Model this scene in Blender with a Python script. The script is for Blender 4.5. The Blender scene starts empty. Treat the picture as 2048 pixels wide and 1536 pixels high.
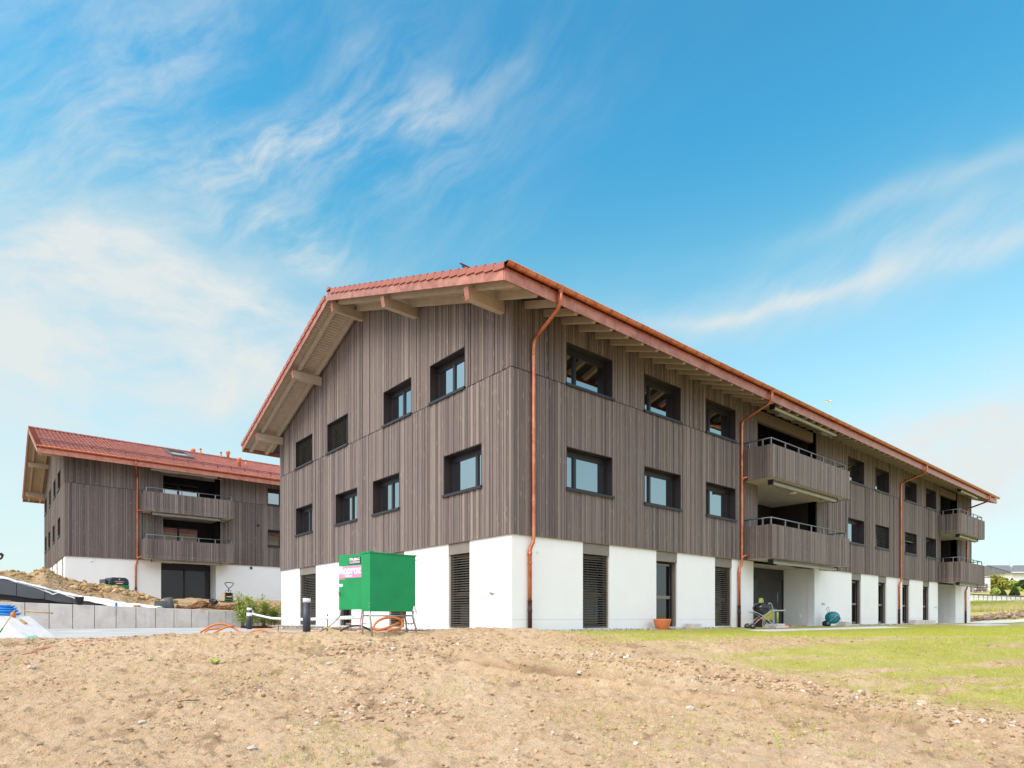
import bpy, bmesh, math, random
import numpy as np
from mathutils import Vector, Matrix, noise as mnoise

random.seed(7); RNG = np.random.default_rng(7)
SC = bpy.context.scene; COL = SC.collection
PI = math.pi
# ---------------------------------------------------------------- camera
CAM = (-10.46, -12.41, 0.29)
FW = (0.6447, 0.7644); RT = (0.7644, -0.6447)      # view direction and its right, on the ground
cd = bpy.data.cameras.new('camera'); cam = bpy.data.objects.new('camera', cd); COL.objects.link(cam)
cam.location = CAM
cam.rotation_euler = (PI/2, 0, math.atan2(FW[1], FW[0]) - PI/2)
cd.sensor_width = 36; cd.lens = 36*1241/2048; cd.shift_y = 468/2048
cd.clip_start = 0.1; cd.clip_end = 3000
SC.camera = cam
# ---------------------------------------------------------------- sky, sun, exposure
SUN = Vector((-0.74, 0.05, 0.67)).normalized()    # towards the sun
SC.view_settings.view_transform = 'Standard'; SC.view_settings.look = 'None'
SC.view_settings.gamma = 1; SC.view_settings.use_curve_mapping = False
SC.view_settings.exposure = 1.6
sl = bpy.data.lights.new('sun', 'SUN'); so = bpy.data.objects.new('sun', sl); COL.objects.link(so)
sl.energy = 1.1; sl.angle = math.radians(38); sl.color = (1, .90, .76)
so.rotation_euler = SUN.to_track_quat('Z', 'Y').to_euler(); so.location = (-30, 0, 40)

W = bpy.data.worlds.new('World'); SC.world = W; W.use_nodes = True
class NT:
    """tiny node-tree helper"""
    def __init__(s, tree): s.t = tree; tree.nodes.clear()
    def n(s, kind, **kw):
        nd = s.t.nodes.new(kind)
        for k, v in kw.items(): setattr(nd, k, v)
        return nd
    def set(s, sock, v):
        if isinstance(v, bpy.types.NodeSocket): s.t.links.new(v, sock)
        elif v is not None: sock.default_value = v
    def m(s, op, a, b=None, c=None, clamp=False):
        nd = s.n('ShaderNodeMath', operation=op, use_clamp=clamp)
        for i, v in enumerate((a, b, c)): s.set(nd.inputs[i], v)
        return nd.outputs[0]
    def vm(s, op, a, b=None):
        nd = s.n('ShaderNodeVectorMath', operation=op)
        s.set(nd.inputs[0], a); s.set(nd.inputs[1], b)
        return nd.outputs['Value'] if op in ('DOT_PRODUCT', 'LENGTH') else nd.outputs[0]
    def comb(s, x, y, z):
        nd = s.n('ShaderNodeCombineXYZ'); s.set(nd.inputs[0], x); s.set(nd.inputs[1], y); s.set(nd.inputs[2], z); return nd.outputs[0]
    def noise(s, vec, scale=5, detail=4, rough=.55, dist=0, color=False):
        nd = s.n('ShaderNodeTexNoise'); s.set(nd.inputs['Vector'], vec)
        nd.inputs['Scale'].default_value = scale; nd.inputs['Detail'].default_value = detail
        nd.inputs['Roughness'].default_value = rough; nd.inputs['Distortion'].default_value = dist
        return nd.outputs['Color' if color else 'Fac']
    def ss(s, v, a, b, lo=0., hi=1.):
        nd = s.n('ShaderNodeMapRange', interpolation_type='SMOOTHSTEP', clamp=True)
        s.set(nd.inputs['Value'], v)
        for i, x in enumerate((a, b, lo, hi)): nd.inputs[i+1].default_value = x
        return nd.outputs[0]
    def lin(s, v, a, b, lo=0., hi=1.):
        nd = s.n('ShaderNodeMapRange', clamp=True); s.set(nd.inputs['Value'], v)
        for i, x in enumerate((a, b, lo, hi)): nd.inputs[i+1].default_value = x
        return nd.outputs[0]
    def mix(s, f, a, b, blend='MIX'):
        nd = s.n('ShaderNodeMix', data_type='RGBA', blend_type=blend)
        s.set(nd.inputs[0], f)
        for i, v in ((6, a), (7, b)):
            s.set(nd.inputs[i], (*v, 1) if isinstance(v, tuple) and len(v) == 3 else v)
        return nd.outputs[2]
    def ramp(s, f, stops):
        nd = s.n('ShaderNodeValToRGB'); s.set(nd.inputs[0], f); e = nd.color_ramp.elements
        while len(e) < len(stops): e.new(.5)
        for el, (p, c) in zip(e, stops): el.position = p; el.color = (*c, 1)
        return nd.outputs[0]

w = NT(W.node_tree)
sky = w.n('ShaderNodeTexSky', sky_type='NISHITA', sun_disc=False)
sky.sun_elevation = math.asin(SUN.z); sky.sun_rotation = math.atan2(SUN.x, SUN.y)
sky.altitude = 600; sky.air_density = 1.0; sky.dust_density = 1.6; sky.ozone_density = 2.2
dirv = w.n('ShaderNodeTexCoord').outputs['Generated']
dr = w.vm('DOT_PRODUCT', dirv, (RT[0], RT[1], 0)); df = w.vm('DOT_PRODUCT', dirv, (FW[0], FW[1], 0))
sz = w.n('ShaderNodeSeparateXYZ'); w.set(sz.inputs[0], dirv); dz = sz.outputs[2]
az = w.m('ARCTAN2', dr, df)                         # azimuth, 0 = north-east of the site
el = w.m('ARCSINE', dz)
warp = w.noise(dirv, 3.2, 3, .5, 0, True)
wv = w.vm('SUBTRACT', warp, (.5, .5, .5)); ws = w.n('ShaderNodeSeparateXYZ'); w.set(ws.inputs[0], wv)
azw = w.m('ADD', az, w.m('MULTIPLY', ws.outputs[0], .22)); elw = w.m('ADD', el, w.m('MULTIPLY', ws.outputs[1], .16))
# thin cirrus: noise stretched along streaks that rise to the right
def streak(ang, sa, sb, seed, detail=6, rough=.6):
    c, s_ = math.cos(ang), math.sin(ang)
    a = w.m('ADD', w.m('MULTIPLY', azw, c), w.m('MULTIPLY', elw, s_)); b = w.m('SUBTRACT', w.m('MULTIPLY', elw, c), w.m('MULTIPLY', azw, s_))
    return w.noise(w.comb(w.m('MULTIPLY', a, sa), w.m('MULTIPLY', b, sb), seed), 1, detail, rough)
s1 = streak(.62, 4.2, 15.0, 3.1, 8, .64); s2 = streak(.55, 2.0, 8.0, 8.3, 8, .62); fine = w.noise(w.comb(azw, elw, 1.7), 14, 6, .65)
puff = w.noise(w.comb(w.m('MULTIPLY', azw, 3.2), w.m('MULTIPLY', elw, 6.5), 5.5), 1, 7, .58)
def blob(a0, e0, ang, la, lb):
    c, s_ = math.cos(ang), math.sin(ang)
    x = w.m('SUBTRACT', azw, a0); y = w.m('SUBTRACT', elw, e0)
    a = w.m('DIVIDE', w.m('ADD', w.m('MULTIPLY', x, c), w.m('MULTIPLY', y, s_)), la); b = w.m('DIVIDE', w.m('SUBTRACT', w.m('MULTIPLY', y, c), w.m('MULTIPLY', x, s_)), lb)
    q = w.m('ADD', w.m('MULTIPLY', a, a), w.m('MULTIPLY', b, b))
    return w.m('POWER', 2.718, w.m('MULTIPLY', q, -1.0))
BL = [  # azimuth, elevation, tilt, length, breadth, strength, kind
 (-.53, .37, .0, .26, .10, 1.0, 0), (-.62, .44, .05, .16, .05, .70, 0), (-.72, .30, .05, .25, .07, .80, 0), (-.48, .29, .2, .20, .03, .60, 0), (-.36, .41, .0, .16, .03, .60, 0), (-.75, .13, .0, .40, .10, .60, 0),
 (-.37, .505, .0, .08, .028, .75, 1), (-.36, .615, .35, .26, .03, .55, 1), (-.55, .63, .65, .26, .04, .45, 1), (-.20, .70, -.6, .16, .05, .15, 1), (-.33, .58, .38, .36, .10, .42, 1), (-.62, .70, .6, .25, .09, .35, 1),
 (.40, .432, .05, .15, .010, .55, 2), (.32, .425, .04, .20, .034, .34, 2), (.58, .525, .08, .20, .016, .30, 2), (.60, .47, .06, .16, .05, .22, 2), (.64, .432, .03, .10, .016, .38, 2), (.50, .455, .05, .22, .04, .30, 1),
 (.66, .23, .12, .26, .07, .85, 3), (.47, .20, .10, .25, .07, .95, 0), (.66, .15, .0, .25, .035, .40, 0)]
acc = None
for a0, e0, an, la, lb, st, kd in BL:
    src = w.ss(puff, .26, .70) if kd == 0 else w.ss(s1, .33, .72) if kd == 1 else w.ss(s1, .15, .62, .35, 1.) if kd == 2 else w.ss(puff, .18, .66)
    v = w.m('MULTIPLY', w.m('MULTIPLY', blob(a0, e0, an, la, lb), st), src)
    acc = v if acc is None else w.m('ADD', acc, v)
wisp = w.m('MULTIPLY', w.m('MULTIPLY', w.ss(s2, .45, .85), w.ss(s1, .35, .8)), w.ss(az, .45, -.5, .08, .42))
cl = w.m('ADD', acc, wisp); cl = w.m('MULTIPLY', cl, w.lin(fine, .25, .75, .8, 1.15))
cl = w.m('MULTIPLY', w.m('MINIMUM', cl, .93), w.ss(el, -.02, .04))
# the blue air itself, then a pale horizon and the clouds over it
air = w.mix(1., sky.outputs[0], w.ramp(w.lin(el, 0, 1.2), [(0, (.75, .95, .85)), (.25, (.60, 1.2, 1.02)), (.42, (.50, 1.24, 1.06)), (.54, (.36, 1.2, 1.18)), (1, (.30, 1.05, 1.15))]), 'MULTIPLY')
air = w.mix(w.ss(el, .62, -.02, 0, .82), air, (3.2, 3.7, 3.65))
skyc = w.mix(cl, air, (3.25, 3.4, 3.35))
# unseen bright cloud veil added behind the camera to fill the front facade
vd = w.m('ADD', w.m('ADD', w.m('MULTIPLY', dr, -.32), w.m('MULTIPLY', df, -.55)), w.m('MULTIPLY', dz, .70))
fill_veil = w.m('MULTIPLY', w.m('MULTIPLY', w.ss(vd, -.10, .55), w.m('MULTIPLY', w.ss(df, .42, -.20), w.ss(dz, .0, .55))), w.lin(puff, .25, .7, .78, 1.))
skyc = w.mix(w.m('MULTIPLY', w.m('MULTIPLY', w.ss(vd, -.10, .55), w.ss(df, .42, -.20)), .8), skyc, (4.6, 5.0, 5.4))  # low part of the added unseen veil, whitening window reflections
skyc = w.mix(fill_veil, skyc, (7.9, 8.35, 9.3))
bg = w.n('ShaderNodeBackground'); w.set(bg.inputs[0], skyc); bg.inputs[1].default_value = 0.081
w.set(w.n('ShaderNodeOutputWorld').inputs[0], bg.outputs[0])

# ---------------------------------------------------------------- helpers
def obj(name, me, mat=None, parent=None, loc=None, kind=None):
    o = bpy.data.objects.new(name, me); COL.objects.link(o)
    if parent is not None: o.parent = parent
    if loc is not None: o.location = loc
    if mat is not None and me is not None and not me.materials:
        for q in (mat if isinstance(mat, (list, tuple)) else [mat]): me.materials.append(q)
    if kind: o['kind'] = kind
    return o
def tag(o, label, cat, group=None):
    o['label'] = label; o['category'] = cat
    if group: o['group'] = group
    return o
def thing(name, label, cat, loc=(0, 0, 0), rz=0, group=None):
    o = bpy.data.objects.new(name, None); COL.objects.link(o); o.empty_display_size = .2
    o.location = loc; o.rotation_euler = (0, 0, rz)
    return tag(o, label, cat, group)
def dup(o, parent=None):
    c = o.copy(); COL.objects.link(c)
    if parent is not None: c.parent = parent
    for ch in list(o.children): dup(ch, c)
    return c
class MB:
    """collects shapes into one mesh; every vertex carries a 'tone' number for its material"""
    def __init__(s): s.v = []; s.f = []; s.t = []; s.mi = []; s.sm = []
    def add(s, vs, fs, tone=.5, mi=0, smooth=False):
        b = len(s.v); s.v += [tuple(p) for p in vs]; s.t += [tone]*len(vs)
        s.f += [tuple(i+b for i in q) for q in fs]; s.mi += [mi]*len(fs); s.sm += [smooth]*len(fs); return s
    def box(s, x0, x1, y0, y1, z0, z1, tone=.5, mi=0, M=None, back=True):
        vs = [(x0,y0,z0),(x1,y0,z0),(x1,y1,z0),(x0,y1,z0),(x0,y0,z1),(x1,y0,z1),(x1,y1,z1),(x0,y1,z1)]
        if M is not None: vs = [M @ Vector(p) for p in vs]
        fs = [(3,2,1,0),(4,5,6,7),(0,1,5,4),(1,2,6,5),(2,3,7,6),(3,0,4,7)]
        return s.add(vs, fs, tone, mi)
    def prism(s, pts, ax, a0, a1, tone=.5, mi=0):
        """polygon pts extruded along axis ax: 0 -> pts are (y,z), 1 -> (x,z), 2 -> (x,y)"""
        def P(p, a): return (a,p[0],p[1]) if ax == 0 else (p[0],a,p[1]) if ax == 1 else (p[0],p[1],a)
        n = len(pts); vs = [P(p,a0) for p in pts]+[P(p,a1) for p in pts]
        fs = [tuple(range(n))[::-1], tuple(range(n,2*n))]+[(i,(i+1)%n,n+(i+1)%n,n+i) for i in range(n)]
        return s.add(vs, fs, tone, mi)
    def tube(s, path, r, n=8, tone=.5, mi=0, caps=True, closed=False):
        P = [Vector(p) for p in path]; k = len(P); vs = []; fs = []
        R = r if isinstance(r, (list, tuple)) else [r]*k
        up = None
        for i, p in enumerate(P):
            if closed: d = P[(i+1)%k]-P[i-1]
            else: d = P[min(i+1,k-1)]-P[max(i-1,0)]
            d.normalize()
            if up is None:
                up = Vector((0,0,1)) if abs(d.z) < .9 else Vector((0,1,0))
            a = d.cross(up)
            if a.length < 1e-5: a = d.cross(Vector((1,.3,.1)))
            a.normalize(); b = a.cross(d); b.normalize(); up = b
            for j in range(n):
                t = 2*PI*j/n; vs.append(p+a*(math.cos(t)*R[i])+b*(math.sin(t)*R[i]))
        for i in range(k if closed else k-1):
            for j in range(n):
                a0 = i*n+j; a1 = i*n+(j+1)%n; i2 = (i+1)%k
                fs.append((a0,a1,i2*n+(j+1)%n,i2*n+j))
        if caps and not closed: fs += [tuple(range(n))[::-1], tuple(range((k-1)*n,k*n))]
        return s.add(vs, fs, tone, mi, True)
    def lathe(s, prof, c=(0,0,0), n=16, tone=.5, mi=0, M=None):
        vs = []; fs = []
        for r, z in prof:
            for j in range(n):
                t = 2*PI*j/n; q = Vector((r*math.cos(t), r*math.sin(t), z))
                if M is not None: q = M @ q
                vs.append((q.x+c[0], q.y+c[1], q.z+c[2]))
        k = len(prof)
        for i in range(k-1):
            for j in range(n): fs.append((i*n+j, i*n+(j+1)%n, (i+1)*n+(j+1)%n, (i+1)*n+j))
        fs += [tuple(range(n))[::-1], tuple(range((k-1)*n,k*n))]
        return s.add(vs, fs, tone, mi, True)
    def blob(s, c, r, seed=0, sub=1, tone=.5, mi=0, amp=.25):
        bm = bmesh.new(); bmesh.ops.create_icosphere(bm, subdivisions=sub, radius=1)
        vs = []
        for v in bm.verts:
            k = 1+amp*mnoise.noise(v.co*1.7+Vector((seed*3.7,seed*1.3,seed)))*1.6
            vs.append((c[0]+v.co.x*r[0]*k, c[1]+v.co.y*r[1]*k, c[2]+v.co.z*r[2]*k))
        fs = [tuple(v.index for v in f.verts) for f in bm.faces]; bm.free()
        return s.add(vs, fs, tone, mi)
    def mesh(s, name, mat):
        me = bpy.data.meshes.new(name); me.from_pydata(s.v, [], s.f)
        a = me.attributes.new('tone', 'FLOAT', 'POINT'); a.data.foreach_set('value', s.t)
        mats = mat if isinstance(mat, (list, tuple)) else [mat]
        for q in mats: me.materials.append(q)
        me.polygons.foreach_set('material_index', s.mi); me.polygons.foreach_set('use_smooth', s.sm)
        me.update(); return me
    def build(s, name, mat, parent=None, loc=None, kind=None):
        return obj(name, s.mesh(name, mat), None, parent, loc, kind)
def bevel(o, wd=.01, seg=2):
    b = o.modifiers.new('bevel', 'BEVEL'); b.width = wd; b.segments = seg; b.limit_method = 'ANGLE'; return o
def smoothpath(pts, n=6):
    """Catmull-Rom through pts"""
    P = [Vector(p) for p in pts]; out = []
    for i in range(len(P)-1):
        a = P[max(i-1,0)]; b = P[i]; c = P[i+1]; d = P[min(i+2,len(P)-1)]
        for k in range(n):
            t = k/n; out.append(.5*((2*b)+(c-a)*t+(2*a-5*b+4*c-d)*t*t+(3*b-a-3*c+d)*t**3))
    out.append(P[-1]); return out
def npmesh(name, verts, faces, mats, attrs=None, smooth=False):
    """faces: (n,3) or (n,4) array"""
    me = bpy.data.meshes.new(name); n, k = faces.shape
    me.vertices.add(len(verts)); me.vertices.foreach_set('co', np.asarray(verts, np.float32).ravel())
    me.loops.add(n*k); me.loops.foreach_set('vertex_index', faces.astype(np.int32).ravel())
    me.polygons.add(n); me.polygons.foreach_set('loop_start', np.arange(0, n*k, k, dtype=np.int32))
    me.polygons.foreach_set('use_smooth', np.full(n, smooth))
    for nm, arr in (attrs or {}).items():
        a = me.attributes.new(nm, 'FLOAT', 'POINT'); a.data.foreach_set('value', np.asarray(arr, np.float32))
    for q in (mats if isinstance(mats, (list, tuple)) else [mats]): me.materials.append(q)
    me.update(calc_edges=True); return me
def lathe_empty(): return MB()

# ---------------------------------------------------------------- materials
def mat(name, base, rough=.6, metal=0., spec=.5, fn=None, bump=None):
    """base colour; fn(nt, pos) may return a colour socket; bump = (scale, strength, distance)"""
    m = bpy.data.materials.new(name); m.use_nodes = True; t = NT(m.node_tree)
    p = t.n('ShaderNodeBsdfPrincipled'); p.inputs['Roughness'].default_value = rough; p.inputs['Metallic'].default_value = metal
    p.inputs['Specular IOR Level'].default_value = spec
    pos = t.n('ShaderNodeNewGeometry').outputs['Position']
    c = fn(t, pos) if fn else None
    if isinstance(c, tuple): c, rsock = c; t.set(p.inputs['Roughness'], rsock)
    if c is None:
        nz = t.noise(pos, 3.1, 5, .6); c = t.mix(t.lin(nz, .3, .7), tuple(x*.9 for x in base), tuple(min(1, x*1.08) for x in base))
    t.set(p.inputs['Base Color'], c)
    if bump:
        b = t.n('ShaderNodeBump'); b.inputs['Strength'].default_value = bump[1]; b.inputs['Distance'].default_value = bump[2]
        t.set(b.inputs['Height'], t.noise(pos, bump[0], 6, .65)); t.set(p.inputs['Normal'], b.outputs[0])
    t.set(t.n('ShaderNodeOutputMaterial').inputs[0], p.outputs[0]); return m
def tone(t): return t.n('ShaderNodeAttribute', attribute_name='tone').outputs['Fac']
def wood_fn(lo, mid, hi):
    def fn(t, pos):
        tn = tone(t); off = t.comb(t.m('MULTIPLY', tn, 37.), t.m('MULTIPLY', tn, 91.), t.m('MULTIPLY', tn, 53.))
        q = t.vm('ADD', t.vm('MULTIPLY', pos, (16., 16., .9)), off)
        g = t.noise(q, 1., 6, .65, .6); g2 = t.noise(t.vm('ADD', t.vm('MULTIPLY', pos, (60., 60., 2.2)), off), 1., 3, .6)
        f = t.m('ADD', t.m('MULTIPLY', t.lin(tn, 0, 1), .56), t.m('ADD', t.m('MULTIPLY', g, .40), t.m('MULTIPLY', g2, .22)))
        c = t.ramp(f, [(.22, lo), (.52, mid), (.86, hi)])
        vo = t.n('ShaderNodeTexVoronoi'); t.set(vo.inputs['Vector'], t.vm('ADD', t.vm('MULTIPLY', pos, (9., 9., 1.9)), off)); vo.inputs['Scale'].default_value = 1.
        k = t.ss(vo.outputs['Distance'], .20, .05)
        c = t.mix(t.m('MULTIPLY', k, .65), c, tuple(min(1, x*1.45) for x in hi))
        k2 = t.ss(vo.outputs['Distance'], .07, .03)
        return t.mix(t.m('MULTIPLY', k2, .8), c, tuple(x*.55 for x in lo))
    return fn
M = {}
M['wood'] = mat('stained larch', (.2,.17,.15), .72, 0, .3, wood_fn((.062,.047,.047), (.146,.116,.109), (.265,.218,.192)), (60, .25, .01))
M['loggia_shade'] = mat('loggia boards darkened as shade', (.03,.025,.025), .8, 0, .2, wood_fn((.010,.008,.009), (.026,.021,.022), (.05,.041,.040)))  # cladding darkened so the recess shade sits in its colour
M['gap'] = mat('dark batten backing layer', (.012,.010,.010), .9)
M['stucco'] = mat('white render', (.80,.80,.80), .85, 0, .2, lambda t, p: t.mix(t.lin(t.noise(p, 1.3, 5, .6), .3, .7), (.80,.805,.81), (.83,.835,.84)), (190, .22, .004))
M['plinth_joint'] = mat('grey plinth joint', (.50,.51,.52), .9)
M['soffit_paint'] = mat('beige painted timber', (.42,.345,.265), .6, 0, .3, None, (30, .08, .004))
M['eave_shade'] = mat('dark roof underlay', (.045,.034,.032), .8)  # slab painted dark to stand in for shade between the eave rafters
M['beam_shade'] = mat('glulam darkened as eave shade', (.20,.15,.115), .6, 0, .3, None, (30, .08, .004))  # beige beam timber, browned to imitate the shade under the eaves
M['white_soffit'] = mat('white painted soffit', (.50,.465,.44), .8, 0, .2)
M['dark_metal'] = mat('anthracite aluminium', (.024,.023,.028), .42, .2, .5)
M['reveal'] = mat('dark brown reveal lining', (.028,.021,.022), .5, 0, .4)
M['taupe'] = mat('taupe aluminium', (.215,.185,.160), .5, .1, .4)
M['blind'] = mat('bronze blind slats', (.13,.115,.10), .45, .3, .5)
M['grey_metal'] = mat('grey railing metal', (.22,.22,.23), .35, .7, .5)
M['awning'] = mat('grey awning aluminium', (.36,.36,.37), .4, .3, .5)
M['galv'] = mat('galvanised steel', (.45,.46,.46), .4, .8, .5)
def copper_fn(a, b, c_):
    def fn(t, p):
        n1 = t.noise(p, 2.2, 7, .65, 1.2); n2 = t.noise(t.vm('MULTIPLY', p, (9., 9., 3.)), 1.5, 5, .6)
        c = t.mix(t.ss(n1, .35, .66), a, b); return t.mix(t.ss(n2, .55, .72), c, c_), t.lin(n1, .3, .7, .28, .5)
    return fn
M['copper'] = mat('new copper', (.72,.28,.16), .35, .85, .5, copper_fn((.50,.155,.080), (.64,.255,.150), (.34,.095,.05)))
M['copper_sheet'] = mat('tarnished copper sheet', (.7,.34,.25), .45, .55, .5, copper_fn((.40,.130,.082), (.53,.225,.16), (.47,.265,.22)))
M['cast_iron'] = mat('maroon cast iron', (.055,.017,.022), .5, 0, .4)
def tile_fn(t, p):
    tn = tone(t); n1 = t.noise(p, 1.2, 5, .6); n2 = t.noise(p, 22, 4, .6)
    f = t.m('ADD', t.m('MULTIPLY', tn, .35), t.m('ADD', t.m('MULTIPLY', n1, .4), t.m('MULTIPLY', n2, .2)))
    return t.ramp(f, [(.2, (.25,.070,.048)), (.5, (.345,.112,.080)), (.8, (.44,.185,.14))])
M['tile'] = mat('red clay tile', (.36,.13,.09), .55, 0, .4, tile_fn)
def conc_fn(t, p):
    n1 = t.noise(t.vm('MULTIPLY', p, (1.4, 1.4, 1.)), 1.6, 7, .65, .5); n2 = t.noise(p, 45, 3, .6)
    c = t.ramp(t.m('ADD', t.m('MULTIPLY', n1, .8), t.m('MULTIPLY', n2, .25)), [(.3, (.45,.405,.37)), (.52, (.58,.535,.495)), (.75, (.68,.64,.60))])
    vo = t.n('ShaderNodeTexVoronoi'); t.set(vo.inputs['Vector'], p); vo.inputs['Scale'].default_value = 7
    c = t.mix(t.m('MULTIPLY', t.ss(vo.outputs['Distance'], .07, .03), .6), c, (.2,.17,.15))
    st = t.noise(t.vm('MULTIPLY', p, (5., 5., .5)), 1.3, 5, .6)
    return t.mix(t.m('MULTIPLY', t.ss(st, .56, .72), .35), c, (.36,.27,.22))
M['concrete'] = mat('fair-faced concrete', (.45,.43,.4), .8, 0, .3, conc_fn, (50, .15, .005))
M['pale_concrete'] = mat('pale new concrete', (.66,.66,.65), .8, 0, .3, lambda t, p: t.mix(t.lin(t.noise(t.vm('MULTIPLY', p, (3,3,1)), 2, 6, .6), .3, .7), (.58,.58,.57), (.72,.72,.71)), (60, .15, .005))
M['asphalt'] = mat('light asphalt paving', (.2,.2,.21), .85, 0, .3, lambda t, p: t.mix(t.lin(t.noise(p, .55, 5, .6), .35, .65), (.36,.355,.35), (.52,.515,.50)), (120, .3, .005))
def soil_fn(t, p):
    n1 = t.noise(p, .55, 6, .6, .4); n2 = t.noise(p, 5.5, 6, .65); n3 = t.noise(p, 34, 4, .65)
    n4 = t.noise(p, 75, 3, .7); f = t.m('ADD', t.m('MULTIPLY', n1, .30), t.m('ADD', t.m('MULTIPLY', n2, .32), t.m('ADD', t.m('MULTIPLY', n3, .34), t.m('MULTIPLY', n4, .24))))
    f = t.m('SUBTRACT', f, .075)
    c = t.ramp(f, [(.36, (.19,.112,.060)), (.43, (.45,.298,.170)), (.52, (.56,.392,.245)), (.66, (.68,.52,.355))])
    vo = t.n('ShaderNodeTexVoronoi'); t.set(vo.inputs['Vector'], p); vo.inputs['Scale'].default_value = 13; vo.inputs['Randomness'].default_value = 1
    rn = t.n('ShaderNodeSeparateColor'); t.set(rn.inputs[0], vo.outputs['Color'])
    peb = t.m('MULTIPLY', t.ss(vo.outputs['Distance'], .30, .20), t.m('GREATER_THAN', rn.outputs[0], .90))
    c = t.mix(t.m('MULTIPLY', peb, .6), c, (.60,.52,.42))
    dm = t.n('ShaderNodeAttribute', attribute_name='damp').outputs['Fac']; c = t.mix(t.m('MULTIPLY', dm, t.lin(n2, .3, .6, .5, 1.)), c, (.20,.112,.058))
    g = t.n('ShaderNodeAttribute', attribute_name='grass').outputs['Fac']
    gn = t.m('ADD', g, t.m('MULTIPLY', t.m('SUBTRACT', t.m('ADD', t.m('MULTIPLY', t.noise(p, 3.5, 5, .65), .5), t.m('MULTIPLY', n3, .5)), .5), 1.7))
    gc = t.mix(t.lin(t.noise(p, 1.5, 5, .6), .3, .7), (.30,.345,.025), (.48,.46,.095))
    return t.mix(t.ss(gn, .25, 1.0, 0, .62), c, gc)
M['soil'] = mat('dry dug soil', (.4,.27,.17), .95, 0, .15, soil_fn, (34, 1., .05))
def clod_fn(t, p):
    n = t.noise(p, 9, 5, .65); tn = tone(t)
    c = t.ramp(t.m('ADD', t.m('MULTIPLY', n, .6), t.m('MULTIPLY', tn, .5)), [(.25, (.29,.188,.112)), (.55, (.45,.317,.198)), (.85, (.58,.445,.31))])
    return t.mix(t.m('GREATER_THAN', tn, .93), c, (.60,.55,.48))
M['clod'] = mat('earth clods', (.36,.24,.14), .95, 0, .1, clod_fn, (50, .5, .02))
M['bank'] = mat('yellow heaped earth', (.4,.27,.14), .95, 0, .1, lambda t, p: t.ramp(t.m('ADD', t.m('MULTIPLY', t.noise(p, .8, 6, .65), .5), t.m('MULTIPLY', t.noise(p, 7, 6, .7), .5)), [(.34, (.23,.145,.075)), (.5, (.43,.30,.17)), (.66, (.56,.43,.28))]), (14, .9, .08))
M['mulch'] = mat('dark bark mulch', (.06,.03,.02), .95, 0, .1, lambda t, p: t.ramp(t.noise(p, 24, 5, .7), [(.3, (.02,.01,.008)), (.7, (.12,.055,.03))]), (40, .9, .05))
def leaf_fn(a, b):
    def fn(t, p): return t.mix(tone(t), a, b)
    return fn
M['grass'] = mat('young grass', (.12,.17,.02), .7, 0, .2, leaf_fn((.25,.31,.02), (.50,.52,.085)))
M['tall_grass'] = mat('tall dry meadow grass', (.2,.2,.07), .8, 0, .2, leaf_fn((.22,.28,.06), (.64,.54,.25)))
M['leaf'] = mat('shrub leaves', (.07,.1,.02), .6, 0, .3, leaf_fn((.15,.22,.03), (.48,.56,.14)))
M['leaf_dark'] = mat('dark conifer needles', (.03,.05,.02), .7, 0, .2, leaf_fn((.018,.038,.012), (.07,.10,.025)))
M['leaf_yellow'] = mat('yellow-green hedge leaves', (.2,.2,.03), .7, 0, .2, leaf_fn((.11,.13,.02), (.33,.31,.06)))
M['twig'] = mat('brown twigs', (.12,.075,.045), .8)
M['green_paint'] = mat('worn green paint', (.004,.215,.075), .42, 0, .4, lambda t, p: t.mix(t.m('MULTIPLY', t.ss(t.noise(t.vm('MULTIPLY', p, (30,30,9)), 1.4, 6, .7), .64, .70), .75), t.mix(t.lin(t.noise(p, 2.5, 5, .6), .3, .7), (.002,.225,.068), (.004,.275,.088)), (.16,.40,.14)))
M['orange'] = mat('orange plastic', (.56,.175,.05), .5, 0, .4)
M['terracotta'] = mat('terracotta clay', (.62,.19,.085), .6, 0, .4)
M['blue'] = mat('bright blue plastic', (.01,.24,.72), .4, 0, .5)
M['teal'] = mat('teal plastic', (.004,.20,.25), .4, 0, .5)
M['black'] = mat('black plastic', (.012,.012,.014), .45, 0, .5)
M['enamel'] = mat('black enamel', (.012,.010,.020), .18, 0, .6)
M['bollard_paint'] = mat('anthracite powder coat', (.045,.050,.068), .45, .2, .4)
M['white_plastic'] = mat('white plastic', (.82,.82,.82), .5, 0, .4)
M['clear'] = mat('frosted lamp glass', (.78,.82,.83), .2, 0, .6)
M['slate'] = mat('grey drainage board', (.115,.122,.135), .8, 0, .2, None, (70, .25, .01))
M['membrane'] = mat('black bitumen membrane', (.018,.018,.022), .6, 0, .4, None, (12, .3, .03))
M['fleece'] = mat('white geotextile', (.80,.81,.80), .9, 0, .1, None, (9, .5, .05))
M['raw_wood'] = mat('pale raw timber', (.50,.33,.17), .75, 0, .2)
M['pink'] = mat('pink sign film', (.72,.26,.48), .5, 0, .4)
M['red'] = mat('red sign film', (.62,.05,.07), .5, 0, .4)
M['lime'] = mat('lime cover fabric', (.34,.42,.11), .8, 0, .2)
M['grey_roof'] = mat('grey roof tiles', (.17,.175,.185), .75, 0, .2, lambda t, p: t.mix(t.lin(t.noise(p, 2.4, 4, .6), .3, .7), (.135,.14,.15), (.215,.22,.23)))
M['brown_roof'] = mat('brown roof tiles', (.17,.10,.075), .75, 0, .2)
M['far_white'] = mat('white house wall', (.72,.72,.71), .85, 0, .2)
M['far_orange'] = mat('terracotta house wall', (.52,.20,.10), .85, 0, .2)
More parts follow.
